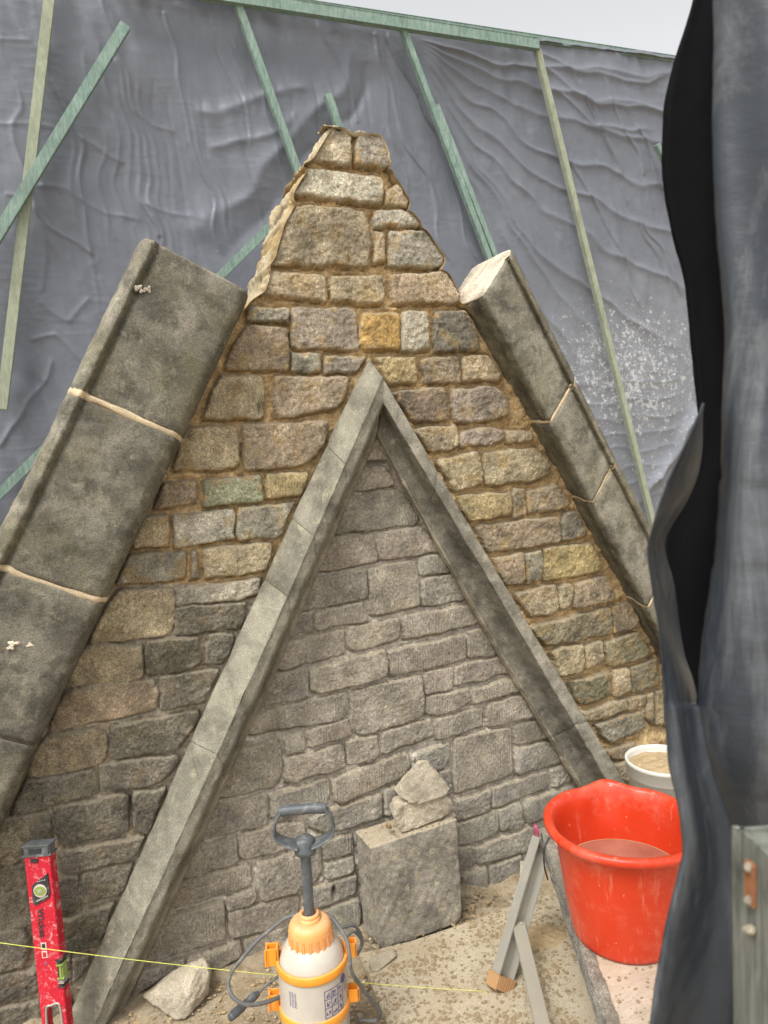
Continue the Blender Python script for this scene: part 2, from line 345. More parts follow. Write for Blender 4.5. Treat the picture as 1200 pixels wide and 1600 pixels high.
    fold([(605, 46), (640, 125), (702, 262), (765, 445)], .006, -.012)
    M['sheeting'] = tarp_mat('grey_sheeting', (.152, .163, .188), .46, True, bump=.10, streak=.12)
    G = np.stack([Xg, DW+1.25+.02-H+Zg*0, Zg], -1)
    root = empty('plastic_sheeting', (W(600, 700, -1.25).x, DW+1.25, 0), 'huge crumpled grey plastic sheeting hung behind the stone gable, splashed white at the right', 'sheeting')
    grid('sheet', G, M['sheeting'], root)
    # the hem rolled over the top rail
    m = 14; a = np.linspace(0, math.pi*1.15, m); xs2 = np.arange(x0, x1, .02); tz = A.z+(xs2-A.x)*k+.02; p = np.stack([xs2, 0*xs2, tz], -1)
    rr = .022+.006*vnoise(p, .25, 410)+.004*vnoise(p, .08, 411)
    Gh = np.stack([xs2[:, None]+0*a[None], DW+1.25+.03-np.cos(a)[None]*rr[:, None]*1.3, tz[:, None]+np.sin(a)[None]*rr[:, None]], -1)
    grid('rolled_hem', Gh, M['sheeting'], root)
make_tarp()
def batten(a, b, wpx, mat, label, off=.045, th=.03):
    A, B = tarp_pt(*a, off), tarp_pt(*b, off); wd = wpx*.0025
    o = beam('timber_batten', A, B, wd, th, M[mat]); tag(o, label, 'timber batten', 'battens nailed across the sheeting'); return o
batten((84, -60), (3, 640), 16, 'batten_pale', 'leftmost long pale batten, leaning, crossed by a greener one')
batten((196, 40), (-60, 460), 17, 'batten', 'green batten with a free upper end laid diagonally over the leftmost pale batten', .08)
batten((358, -30), (468, 275), 14, 'batten', 'green batten running down to the left shoulder of the gable point')
batten((512, 148), (590, 380), 14, 'batten', 'short green batten whose free top end shows just over the gable point')
batten((629, 45), (800, 500), 12, 'batten', 'long green batten meeting the top rail midway, running down behind the right coping')
batten((681, 165), (812, 500), 11, 'batten', 'shorter green batten doubled against the right of the long one above the right coping', .045)
batten((839, 78), (1045, 920), 13, 'batten_pale', 'long pale green batten right of the gable, splashed with white')
batten((425, 352), (-80, 850), 15, 'batten', 'low diagonal batten passing behind the left coping', .07)
batten((1026, 226), (1110, 400), 12, 'batten', 'batten end peeping out beside the dark curtain')
o = beam('timber_rail', tarp_pt(180, -32, .06), tarp_pt(840, 70, .06), .052, .03, M['batten'])
tag(o, 'green timber rail clamping the top of the sheeting, ends mid-frame', 'timber rail', 'rails along the top of the sheeting')
o = beam('timber_rail', tarp_pt(330, -14, -.03), tarp_pt(1300, 131, -.03), .036, .03, M['batten'])
tag(o, 'thin dark green timber rail along the skyline reaching the curtain', 'timber rail', 'rails along the top of the sheeting')

# ------------------------------------------------------------------ the stone gable
STONES = """u tan 688,2335 825,2335 821,2443 743,2441
u grey 833,2337 952,2335 951,2383 924,2437 841,2435
u lgrey 619,2239 787,2227 918,2227 921,2309 784,2317 671,2316
u tan 922,2227 1013,2225 1014,2240 976,2304 927,2272
u brown 552,2036 857,2043 874,2114 853,2206 762,2212 625,2204 586,2148
u lgrey 885,2161 1052,2172 1022,2217 888,2209
u tan 878,2056 916,2060 912,2151 886,2152
u grey 924,2046 1108,2050 1125,2076 1067,2161 930,2154
u tan 524,1954 726,1937 717,2014 543,2017
u tan 735,2013 737,1934 904,1936 908,2018
u tan 930,2026 934,1937 1169,1944 1174,1957 1121,2037
u grey 479,1917 480,1875 601,1872 605,1915
u pink 606,1800 819,1798 823,1878 812,1915 613,1918
u orange 824,1801 952,1801 954,1909 833,1908
u lgrey 955,1793 1052,1796 1049,1918 965,1914
u dark 1067,1790 1230,1797 1236,1810 1187,1922 1071,1919
u brown 404,1742 594,1737 600,1855 483,1863 439,1819
u grey 602,1736 689,1730 692,1785 605,1789
u grey 700,1729 801,1728 834,1779 705,1779
u yellow 864,1775 899,1695 1001,1696 1002,1776
u brown 1017,1767 1030,1694 1158,1694 1160,1782
u tan 1166,1700 1301,1700 1309,1716 1264,1783 1169,1780
uR tan 336,1606 510,1601 518,1608 510,1723 394,1725 364,1677
u brown 540,1625 547,1601 734,1624 767,1664 782,1718 543,1722
u tan 246,1471 415,1461 428,1472 432,1583 288,1583
u brown 442,1455 628,1461 666,1488 703,1555 708,1587 445,1589
u brown 190,1363 303,1372 305,1435 221,1437
u green 323,1434 325,1360 495,1364 499,1407 493,1439
uR yellow 504,1371 607,1372 634,1443 509,1443
u tan 122,1262 220,1261 226,1346 153,1349
u lgrey 236,1253 407,1264 406,1347 239,1342
u lgrey 412,1257 535,1255 589,1354 417,1349
u grey 76,1166 262,1168 265,1242 115,1245
u grey 276,1162 296,1163 296,1241 280,1240
u tan 314,1158 488,1160 514,1226 512,1244 315,1242
l lgrey 232,1088 435,1090 468,1097 474,1140 235,1136
l tan -5,1016 210,1015 222,1041 226,1144 79,1152 14,1063
l dark 224,1009 394,1008 416,1021 423,1076 229,1082
l brown -65,910 110,899 127,910 129,996 -12,1014 -45,979
l dark 137,915 163,904 263,909 284,926 282,997 141,1004
l dark 297,919 338,907 380,962 379,990 313,996
l brown -119,799 156,808 155,895 -57,901 -106,843
l dark 165,803 283,806 334,894 324,899 172,896
l brown -178,685 6,682 18,697 21,765 7,778 -122,793 -164,749
l dark 31,690 203,682 273,768 271,786 32,780
l dark -228,597 -177,592 -13,607 -20,671 -184,677
l dark -4,605 146,595 204,650 198,669 -3,680
l dark -127,590 -120,484 56,478 62,576 49,589
l dark 69,479 104,463 162,577 78,589
l dark -296,468 -233,462 -137,513 -139,581 -281,596
l dark -122,420 -109,401 60,400 87,430 98,458 -120,464
l dark -307,401 -210,397 -210,456 -302,463
l dark -146,295 -139,292 -96,298 -79,323 -83,390 -138,397
l dark -76,310 19,306 44,337 59,388 -70,390
l dark -316,299 -201,287 -206,390 -308,393
l dark -132,181 -46,184 -28,203 1,287 -132,278
l dark -325,188 -231,177 -217,197 -216,262 -227,289 -316,291
l dark -115,96 -84,116 -71,136 -75,159 -110,158
l dark -333,99 -199,94 -202,161 -326,174
l dark -339,24 -202,-2 -199,70 -334,82
l dark -191,0 -147,-10 -127,44 -141,74 -188,72
l dark -201,173 -140,183 -140,283 -189,284
l dark -190,79 -145,81 -120,97 -117,164 -186,156
l dark -191,293 -149,295 -145,378 -190,367
i brown 770,1373 912,1382 878,1444 806,1445
i dbrown 696,1249 981,1254 990,1265 924,1370 753,1359
i brown 630,1141 821,1148 838,1152 831,1240 680,1243
i brown 839,1239 842,1155 1050,1157 1055,1169 994,1249
i dbrown 576,1031 743,1034 799,1042 800,1133 616,1124
iR tan 805,1136 808,983 979,991 980,1066 971,1144
i grey 980,1149 981,1090 1089,1093 1058,1151
i grey 983,991 1131,992 1148,1006 1104,1084 990,1081
i dbrown 534,963 618,962 618,1018 556,1017
i brown 625,967 795,969 787,1032 626,1022
i tan 727,899 742,881 887,898 904,911 903,965 727,964
i brown 912,896 1100,899 1201,909 1167,979 913,969
i brown 488,872 506,862 719,881 718,957 526,951
i tan 599,786 610,769 834,781 852,793 852,876 603,850
i brown 860,784 1136,795 1135,882 862,866
i dbrown 437,763 594,765 598,858 472,857
i brown 389,692 674,673 716,685 715,762 422,748
i brown 727,760 729,632 743,615 945,629 976,643 970,774
i brown 979,704 1080,706 1081,780 979,780
i brown 1141,798 1265,793 1201,894 1141,887
i brown 1087,779 1088,713 1300,726 1287,788
i brown 978,639 1010,626 1118,640 1145,653 1141,700 981,698
iR tan 1151,641 1343,657 1319,711 1154,694
iR brown 1010,618 1014,547 1188,557 1189,626
i brown 1197,629 1207,550 1403,559 1361,646
iR brown 1068,498 1071,348 1298,371 1298,465 1290,538 1071,539
i brown 1301,539 1309,465 1450,470 1411,542
i grey 1308,455 1309,364 1395,357 1503,374 1455,455
i grey 1446,354 1458,286 1553,293 1517,359
i grey 1208,340 1212,268 1439,291 1437,348
i grey 942,517 945,460 1021,443 1060,477 1059,534
r tan 1328,993 1389,901 1480,898 1506,918 1502,1004
r tan 1510,913 1546,911 1567,926 1569,985 1539,1002 1513,988
r brown 1574,907 1739,912 1750,935 1713,1012 1577,996
r olive 1387,868 1448,791 1734,794 1734,894
r brown 1738,796 1853,806 1820,897 1741,895
r tan 1466,766 1500,677 1595,677 1605,688 1603,777 1503,780
r tan 1610,683 1695,698 1686,777 1612,767
r olive 1701,770 1711,675 1897,686 1906,706 1843,787
r olive 1537,649 1554,599 1586,557 1724,561 1722,656
r tan 1729,560 1806,571 1798,660 1730,663
r olive 1811,658 1816,559 1946,572 1929,673
r tan 1595,527 1603,488 1787,503 1785,550 1719,545
r tan 1792,544 1794,496 1877,508 1878,546
r grey 1647,468 1704,390 1873,415 1871,483 1717,487
r brown 1883,447 1912,424 1910,545 1883,541
r tan 1921,547 1923,414 1960,411 1963,548
r brown 1694,367 1713,329 1794,320 1816,341 1827,371
r brown 1722,310 1761,234 1823,228 1805,318
r brown 1971,551 2078,550 2069,655 1971,654
r brown 1976,403 2097,388 2089,539 1979,541
r brown 1825,297 1854,213 1972,212 1964,310
i brown 821,612 823,538 998,566 994,622
i grey 1017,442 1018,357 1060,358 1055,442
i brown 302,516 479,512 498,546 497,659 375,651 333,605
i brown 509,653 511,600 573,606 571,659
i brown 583,665 588,612 725,621 717,675
i brown 503,537 517,513 697,525 693,600 507,593
i brown 701,530 786,525 812,540 808,608 701,606
i tan 656,503 658,416 883,444 915,469 913,528
i brown 236,415 242,402 446,406 448,497 286,490
i grey 457,493 458,415 587,410 627,416 646,451 644,504
i grey 570,360 653,325 792,330 812,339 812,416 571,397
i grey 820,337 839,333 862,376 861,425 823,421
i brown 184,305 334,307 356,316 350,389 204,394
i brown 359,394 361,315 496,311 557,324 555,389 464,400
i brown 140,222 388,232 384,297 173,297
i brown 306,217 307,176 368,169 395,184 394,221
i brown 406,294 409,172 573,171 603,210 604,303
i grey 610,244 709,245 704,306 612,310
i grey 612,233 617,181 705,182 709,235
i brown 64,92 298,91 302,207 113,208
i brown 308,88 505,73 525,91 525,161 309,171
i grey 541,168 542,117 584,98 710,116 713,171
i brown 186,56 188,29 271,5 341,32 340,76
i brown 348,37 365,8 469,-10 513,79 351,73
i grey 544,14 642,-9 716,8 717,97 544,85
i brown 25,3 179,51 181,73 63,71
i grey 1073,328 1078,257 1191,260 1205,279 1204,336
i grey 1074,167 1129,164 1228,178 1236,198 1229,260 1078,244
i grey 1232,262 1241,177 1328,175 1330,249 1325,268
i grey 1076,86 1128,91 1132,107 1122,160 1077,161
i grey 1078,-13 1180,-8 1174,73 1082,70
i grey 1136,151 1139,88 1343,81 1401,144 1372,161
i grey 1341,265 1347,179 1506,192 1562,260 1551,276
i grey 1186,66 1188,0 1315,-1 1318,77
i grey 1329,-22 1436,-34 1419,74 1333,66
i grey 1358,77 1461,77 1453,142 1371,145
r brown 915,1670 965,1596 986,1574 1105,1579 1099,1681
r pink 1117,1677 1119,1604 1127,1568 1299,1573 1336,1593 1332,1620 1289,1681
r tan 990,1558 1032,1477 1108,1482 1148,1501 1136,1561
r pink 1145,1488 1226,1489 1309,1505 1308,1538 1258,1555 1154,1539
r tan 1320,1498 1415,1498 1422,1529 1321,1537
r tan 1055,1455 1112,1350 1222,1359 1223,1429 1205,1471
r tan 1227,1470 1232,1359 1447,1367 1486,1383 1490,1414 1441,1478
r yellow 1121,1336 1170,1246 1317,1256 1333,1272 1325,1335
r tan 1333,1343 1334,1245 1387,1250 1378,1343
r brown 1390,1335 1397,1254 1553,1264 1561,1277 1517,1344
r brown 1184,1232 1235,1137 1524,1147 1519,1239
r grey 1529,1151 1622,1156 1631,1174 1597,1247 1532,1247
r brown 1250,1115 1297,1021 1370,1025 1369,1125
r grey 1376,1120 1378,1017 1442,1026 1439,1129
r yellow 1447,1018 1687,1027 1693,1045 1650,1135 1450,1134"""
def make_gable():
    root = empty('stone_gable', W(620, 1400) + Vector((0, .14, 0)),
                 'tall rubble stone gable rising to a narrow point, sandy new mortar in its upper joints', 'stone gable')
    st = .003; x0, x1, z0, z1 = -.62, 2.32, -.12, 2.47
    xs = np.arange(x0, x1, st); zs = np.arange(z0, z1, st); Xg, Zg = np.meshgrid(xs, zs); sh = Xg.shape
    nz = lambda lo, hi, s, sl=1.0, **k: band(sh, st, lo, hi, sl, s, **k)
    wx = nz(.04, .16, 1, 1.6)*.0026+nz(.012, .035, 2)*.0007; wz = nz(.04, .16, 3, 1.6)*.0026+nz(.012, .035, 4)*.0008
    Xw, Zw = Xg+wx*.7, Zg+wz*.7
    Dm = np.full(sh, -1.0, np.float32); ID = np.full(sh, -1, np.int32)
    pal = dict(tan=(.42, .345, .225), grey=(.285, .255, .195), lgrey=(.41, .375, .29), brown=(.30, .24, .165), pink=(.36, .295, .225), orange=(.52, .33, .12),
               yellow=(.47, .37, .19), dark=(.155, .138, .106), green=(.34, .345, .235), olive=(.25, .225, .145), dbrown=(.19, .155, .11))
    cols = []; info = []; facets = np.zeros(sh, np.float32); r = np.random.default_rng(5)
    lines = [l.split() for l in STONES.strip().splitlines()]
    for i, t in enumerate(lines):
        reg, cn = t[0], t[1]; p = np.array([tuple(map(float, q.split(','))) for q in t[2:]])/1000
        lo = p.min(0)-.05; hi = p.max(0)+.05
        ix0, ix1 = np.searchsorted(xs, [lo[0], hi[0]]); iz0, iz1 = np.searchsorted(zs, [lo[1], hi[1]])
        if ix1-ix0 < 3 or iz1-iz0 < 3: 
            cols.append((.2, .2, .2)); info.append(reg); continue
        S = np.s_[iz0:iz1, ix0:ix1]; X, Z = Xw[S], Zw[S]; cen = p.mean(0)
        size = math.sqrt(np.prod(p.max(0)-p.min(0)))
        k = 1/max(.0018, min(.0065, size*.038)); acc = 0; n = len(p)
        for a in range(n):
            A, B = p[a], p[(a+1) % n]; e = B-A; L = np.hypot(*e)
            if L < 1e-4: continue
            nn = np.array([-e[1], e[0]])/L
            if nn@(cen-A) < 0: nn = -nn
            acc = acc+np.exp(-k*np.clip((X-A[0])*nn[0]+(Z-A[1])*nn[1], -.06, .2))
        d = -np.log(acc)/k+{'l': .0045, 'i': .0018}.get(reg[0], .0030)
        up = d > Dm[S]; Dm[S] = np.where(up, d, Dm[S]); ID[S] = np.where(up & (d > -.03), i, ID[S])
        # broken facets: the lowest of a few tilted planes
        f = np.full(X.shape, 9.0); am = .032 if 'R' not in reg else .015
        for q in range(3):
            g = r.normal(0, am, 2); f = np.minimum(f, (X-cen[0])*g[0]+(Z-cen[1])*g[1]+r.uniform(0, .006))
        g = r.normal(0, .02, 2); f = f+(X-cen[0])*g[0]+(Z-cen[1])*g[1]+r.uniform(-.002, .003)
        facets[S] = np.where(up, f, facets[S])
        c = np.array(pal[cn]); c = c*r.uniform(.88, 1.12)*(1+r.normal(0, .014, 3))
        if reg[0] == 'i': c = np.array((.335, .315, .275))*.66+c*.48
        if i == 0: c = np.array((.44, .375, .265))
        c = c*{'u': 1.34, 'r': 1.18, 'l': 1.42, 'i': 1.12}[reg[0]]
        cols.append(tuple(c)); info.append(reg)
    cols = np.array(cols); regs = np.array([{'u': 0, 'l': 1, 'i': 2, 'r': 3}[q[0]] for q in info]); ribbed = np.array(['R' in q or (q[0] == 'i' and (j_*7)%5 < 2) for j_, q in enumerate(info)])
    sid = np.clip(ID, 0, None)
    # which masonry: inside the lancet, the old courses lower left, or the rebuilt part
    def below(a, b):
        A, B = W(*a), W(*b); return (Zg-A.z)-(Xg-A.x)*(B.z-A.z)/(B.x-A.x)
    inner = (below((588, 640), (118, 1680)) < 0) & (below((588, 640), (1000, 1390)) < 0)
    low = sst(-(below((184, 912), (410, 905))), -.03, .05)*(Xg < W(600, 900).x)*(~inner)
    inn = inner.astype(float)
    old = np.clip(low+inn, 0, 1)
    rough = nz(.012, .05, 5, 1.2); rough2 = nz(.007, .016, 6, .6); lump = nz(.05, .2, 7, 1.0)
    pitm = sst(nz(.015, .08, 71, 1.4), .9, 1.8)
    ridg = 1-np.abs(nz(.03, .12, 8, 1.5)); 
    prof = 1-np.exp(-np.clip(Dm, 0, 1)/(.0024-.0008*inn))
    rec = .023*(1-old)+.0135*inn+.020*low                       # how far the joints sit behind the stone faces
    calm = np.where(ribbed[sid], .3, 1.0)*np.where(inner, .62, 1.0)
    hs_ = facets+calm*(.0008*rough+.0009*ridg+.0007*lump-.0020*pitm)+.00028*rough2
    rib = np.sin((Xg+nz(.05, .2, 9)*.001)*2*math.pi/.0088)*.0013*np.clip(nz(.03, .15, 10)+1, 0, 1.4)
    hs_ = hs_+np.where(ribbed[sid], rib, 0)
    h_st = prof*(hs_+rec*.92)-rec
    sag = np.exp(-((Dm+.0035)/(.0035+.0008*old))**2)                           # the joint is hollow along the stone's lower edge
    dz = np.zeros(sh); dz[1:-1] = (Dm[2:]-Dm[:-2])
    under = sst(dz/(2*st), .3, .9)                               # >0 where the stone lies above this point
    h_mo = -rec+(.0006*nz(.010, .03, 11)+.0014*nz(.03, .12, 12))*(1+.6*(1-old))+.0003*nz(.006, .01, 13, .3)
    h_mo = h_mo-((.013+.007*old)*sag*under+.005*sag*(1-under))*sst(nz(.04, .2, 14), -1.4-.8*old, -.4*old)
    h_mo = h_mo+np.where(Dm < -.016, np.clip((-Dm-.016)*.45, 0, .012), 0)*(1-inn)
    stone = Dm > 0
    # mortar smeared over the arrises in places
    smear = sst(nz(.03, .12, 15)-.45+(.006-Dm)*60*(Dm > 0), 0, 1)*(Dm < .012)*(1-.75*old)
    H = np.where(stone, h_st, h_mo)
    # dark void under the apex stone
    A = W(588, 722); vo = np.exp(-(((Xg-A.x+.0)/.05)**2+((Zg-A.z)/.006)**2)**2); H = H-.035*vo
    for vx, vy, sx, sz, dd in ((204, 1258, .005, .014, .03), (523, 1395, .006, .016, .03), (405, 640, .004, .02, .01)):
        A = W(vx, vy); H = H-dd*np.exp(-((Xg-A.x)/sx)**2-((Zg-A.z)/sz)**2)
    # silhouette of the wall
    R = [(512, 190), (547, 193), (551, 199), (557, 200), (600, 203), (613, 234), (615, 260), (609, 264), (622, 269), (620, 277), (627, 281), (647, 316), (646, 326), (640, 329), (651, 332), (666, 351), (662, 356), (672, 360), (702, 403), (700, 416), (693, 421), (706, 426), (725, 462), (722, 472), (742, 482), (800, 560), (905, 710), (1050, 970), (1300, 1450), (1400, 1900)]
    Lf = [(512, 190), (484, 243), (479, 250), (465, 256), (464, 261), (475, 264), (451, 300), (450, 313), (457, 317), (451, 325), (437, 350), (421, 407), (412, 413), (416, 423), (407, 455), (384, 470), (340, 530), (120, 900), (-100, 1350), (-300, 1800)]
    rz = np.array([W(*q).z for q in R][::-1]); rx = np.array([W(*q).x for q in R][::-1])
    lz = np.array([W(*q).z for q in Lf][::-1]); lx = np.array([W(*q).x for q in Lf][::-1])
    de = np.minimum(np.interp(Zg, rz, rx)-Xg, Xg-np.interp(Zg, lz, lx))*.88+nz(.02, .1, 16)*.0015
    top = min(rz.max(), lz.max()); de = np.minimum(de, top+.004*nz(.02, .2, 17)-Zg)
    de = de-.010*sst(Zg, 1.85, 1.95)
    H = H-.012*np.exp(-np.clip(de, 0, 1)/.003)
    # colour of each stone and joint (stains, worn arrises, sand smears)
    c_st = cols[sid]
    bl = nz(.03, .25, 18, 1.2)[..., None]; fn = nz(.008, .03, 19, .8)[..., None]
    c_st = c_st*np.exp(.12*bl+.12*fn)
    pat = sst(nz(.05, .35, 20)[..., None]+.25*fn, .35, 1.6)*np.where(regs[sid] == 1, .34, np.where(regs[sid] == 2, .06, np.where(regs[sid] == 3, .4, .26)))[..., None]
    c_st = c_st*(1-pat)+np.array((.085, .08, .06))*pat
    och = (sst(nz(.04, .2, 21), .5, 1.6)*np.where(regs[sid] == 2, .12, np.where(regs[sid] == 1, .15, .5)))[..., None]; c_st = c_st*(1-och)+np.array((.44, .31, .14))*och
    wear = (np.exp(-(np.clip(Dm, 0, 1)/(.006-.0015*old))**(1+.6*old))*sst(fn[..., 0]+bl[..., 0]*.6, -1.0-1.2*old, 1.2-.6*old)*np.where(old > .5, .85, .55))[..., None]
    mcol = np.where(old[..., None] > .5, np.array((.42, .37, .29)), np.array((.50, .36, .19)))
    mcol = mcol*(1-inn[..., None])+np.array((.48, .435, .365))*inn[..., None]
    edge = np.where(old[..., None] > .5, np.array((.53, .475, .38)), np.array((.54, .44, .28)))
    c_st = c_st*(1-wear)+edge*wear
    c_st = np.where((smear[..., None] > .5), mcol, c_st)
    c_mo = mcol*np.exp(.12*bl+.12*fn)
    damp = (sst(nz(.04, .3, 22), .2, 1.5)*(1-inn)*.4)[..., None]; c_mo = c_mo*(1-damp)+np.array((.36, .235, .11))*damp
    for lx_, ly_, lr_ in ((12, 1318, .034), (36, 1300, .016), (60, 1345, .012), (14, 1345, .014)):
        A = W(lx_, ly_); rr_ = np.hypot(Xg-A.x, Zg-A.z)/lr_*(1+.18*nz(.012, .05, 90)); m_ = (sst(-rr_, -1, -.85)*(.45+.4*np.clip(np.sin(rr_*9), 0, 1)))[..., None]; c_st = c_st*(1-m_)+np.array((.46, .41, .28))*m_
    C = np.where(stone[..., None], c_st, c_mo)
    G = np.stack([Xg, DW-H, Zg], -1)
    # drop the walls' hidden core: keep what lies within the silhouette
    q = lambda m: m[:-1, :-1] & m[1:, 1:] & m[1:, :-1] & m[:-1, 1:]
    keep = q(de > 0); sf = (Dm[:-1, :-1]+Dm[1:, 1:]+Dm[1:, :-1]+Dm[:-1, 1:]) > 0; inq = inner[:-1, :-1]; lo_ = (low > .5)[:-1, :-1]
    grid('lancet_infill_stones', G, M['infill'], root, C, mask=keep & sf & inq)
    grid('weathered_lower_stones', G, M['masonry'], root, C, mask=keep & sf & ~inq & lo_)
    grid('rebuilt_stones', G, M['masonry'], root, C, mask=keep & sf & ~inq & ~lo_)
    grid('mortar_joints', G, M['mortar'], root, C, mask=keep & ~sf)
    # the wall's thickness: rough core seen on the raking sides
    def side(name, pts, sgn, seed):
        p = np.array([[W(*q).x-sgn*.0125, W(*q).z-(.014 if W(*q).z > 2.42 else 0)] for q in pts]); L = np.r_[0, np.cumsum(np.hypot(*np.diff(p, axis=0).T))]
        s = np.arange(0, L[-1], .006); px = np.interp(s, L, p[:, 0]); pz = np.interp(s, L, p[:, 1])
        k = np.ones(5)/5; px[2:-2] = np.convolve(px, k, 'valid'); pz[2:-2] = np.convolve(pz, k, 'valid')
        m = 46; v = np.linspace(0, 1, m); n1 = band((len(s), m), .006, .06, .25, 1.5, seed); n2 = band((len(s), m), .006, .015, .05, 1, seed+1)
        kk = np.ones(31)/31; nx = np.convolve(np.pad(np.gradient(pz), 15, 'edge'), kk, 'valid'); nzv = -np.convolve(np.pad(np.gradient(px), 15, 'edge'), kk, 'valid'); ln = np.hypot(nx, nzv); nx /= ln; nzv /= ln
        if (nx*sgn).mean() < 0: nx, nzv = -nx, -nzv
        blk = sst(np.sin(s/.085*2.1+.6)[:, None]+.5*n1, -.2, .3)*sst(v, .12, .2)[None]
        off = (.003*n1+.0016*n2+.007*blk-.002)*sst(v[None]+.02, 0, .1)-.001
        Gs = np.stack([px[:, None]+nx[:, None]*off, DW-.006+v[None]*(.28-.20*sst(pz, 2.30, 2.345))[:, None]+0*off, pz[:, None]+nzv[:, None]*off], -1)
        tp_ = sst(pz, 2.335, 2.36)[:, None]; blk = blk*(1-tp_)+tp_
        cm = np.array((.36, .26, .13)); cs = np.array((.45, .375, .25))
        Cc = (cm*(1-blk[..., None])+cs*blk[..., None])*np.exp(.12*n2[..., None])
        grid(name, Gs, M['mortar'], root, Cc)
    side('side_face', Lf, -1, 31); side('side_face', R, 1, 33)
    return root
gable = make_gable()

# ------------------------------------------------------------------ swept dressed stones
def sweep(name, L, normal, s0, s1, mat, parent, step=.008, amp=.0012, seed=0, tone=None, sub=5, wig=0.0, grow=0.0):
    """L: profile lines [(points, offset)], each a polyline on the gable; cut square to `normal` between s0 and s1"""
    L = L+[L[0]]; tone = None if tone is None else list(tone)+[tone[0]]
    n = max(3, int((s1-s0)/step)); ss = np.linspace(s0, s1, n); cols_ = []
    for pts, off in L:
        p = np.array([list(W(x, y, off if not isinstance(off, tuple) else off[0])) for x, y in pts])
        if isinstance(off, tuple): p[:, 1] = DW-off[1]
        s = p[:, 0]*normal[0]+p[:, 2]*normal[1]
        o = np.argsort(s); s = s[o]; pf = p[o]; wt = np.ones(len(s)); e_ = (s-s.mean()); cols_.append(np.stack([np.polyval(np.polyfit(e_, pf[:, a], 2 if a != 1 else 1, w=wt), ss-s.mean()) for a in range(3)], -1))
    G = np.stack(cols_, 1); m = len(L)                   # n, m, 3
    u = np.linspace(0, m-1, (m-1)*sub+1); i = np.minimum(u.astype(int), m-2); f = (u-i)[None, :, None]
    G = G[:, i]*(1-f)+G[:, i+1]*f
    K = G.copy(); K[:, 1:-1] = (G[:, :-2]+2*G[:, 1:-1]+G[:, 2:])/4; G = K
    tu = np.gradient(G, axis=0); tv = np.gradient(G, axis=1); N = np.cross(tu, tv); N /= np.linalg.norm(N, axis=2, keepdims=True)+1e-9
    if N[..., 1].mean() > 0: N = -N
    P_ = G.reshape(-1, 3); h = (vnoise(P_, .05, seed)+.6*vnoise(P_, .018, seed+1)+1.6*vnoise(P_, .3, seed+2)).reshape(G.shape[:2])
    rnd = np.minimum(np.arange(n), np.arange(n)[::-1])*(s1-s0)/n; rr = .004*np.exp(-rnd/.004)[:, None]
    G = G+N*(amp*h-rr+grow)[..., None]
    if wig: G = G+np.array([normal[0], 0, normal[1]])*(vnoise(P_, .03, seed+5).reshape(G.shape[:2])*wig)[..., None]
    # close the ends and the back
    rows = [G[0]*1.0, *G, G[-1]*1.0]
    c0, c1 = G[0].mean(0), G[-1].mean(0); rows[0] = G[0]*0+c0; rows[-1] = G[-1]*0+c1
    G2 = np.array([rows[0], (G[0]*.5+c0*.5)]+list(G)+[(G[-1]*.5+c1*.5), rows[-1]])
    col = None
    if tone is not None:
        tv_ = np.array(tone, float); f1 = f[0]; tc = tv_[i]*(1-f1)+tv_[i+1]*f1; pq = G2.reshape(-1, 3); col = (np.repeat(tc[None], len(G2), 0).reshape(-1, 3)*np.exp(.10*vnoise(pq, .12, seed+7))[:, None])
    return grid(name, G2, mat, parent, col)

def nrm_of(a, b):
    A, B = W(*a, .11), W(*b, .11); d = np.array([B.x-A.x, B.z-A.z]); d /= np.hypot(*d); n = np.array([d[1], -d[0]]); return n if n[1] < 0 else -n
def s_of(n, q): A = W(*q, .11); return A.x*n[0]+A.z*n[1]
# left coping
LC = [([(219, 372), (110, 604), (-2, 830), (-106, 1036), (-226, 1272)], (.045, -.16)),
      ([(219, 372), (110, 604), (-2, 830), (-106, 1036), (-226, 1272)], .045),
      ([(224, 374), (115, 606), (3, 833), (-101, 1040), (-221, 1275)], .095),
      ([(238, 380), (130, 610), (12, 848), (-88, 1054), (-205, 1292)], .115),
      ([(247, 388), (141, 610), (20, 862), (-80, 1066), (-196, 1305)], .098),
      ([(256, 392), (150, 614), (29, 866), (-71, 1070), (-187, 1310)], .105),
      ([(384, 443), (333, 560), (277, 680), (174, 880), (119, 1006), (50, 1144), (0, 1255), (-60, 1385), (-150, 1580)], .11),
      ([(393, 450), (345, 562), (287, 683), (192, 880), (134, 1006), (73, 1144), (0, 1288), (-45, 1385), (-130, 1580)], .075),
      ([(392, 452), (344, 564), (286, 685), (191, 882), (133, 1008), (72, 1146), (-1, 1290), (-46, 1387), (-131, 1582)], -.03)]
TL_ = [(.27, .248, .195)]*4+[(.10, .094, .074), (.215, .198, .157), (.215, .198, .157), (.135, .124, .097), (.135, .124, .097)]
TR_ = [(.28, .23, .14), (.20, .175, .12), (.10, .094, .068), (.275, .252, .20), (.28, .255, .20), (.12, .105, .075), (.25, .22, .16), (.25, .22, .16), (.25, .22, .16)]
nL = nrm_of((107, 606), (281, 682))
cuts = [s_of(nL, (300, 407)), s_of(nL, (190, 643)), s_of(nL, (75, 912)), s_of(nL, (16, 1157)), s_of(nL, (-90, 1400))]
coL = empty('gable_coping', W(150, 700, .0), 'broad lichen-dark coping stones with a roll edge, raking down the left side of the gable', 'coping')
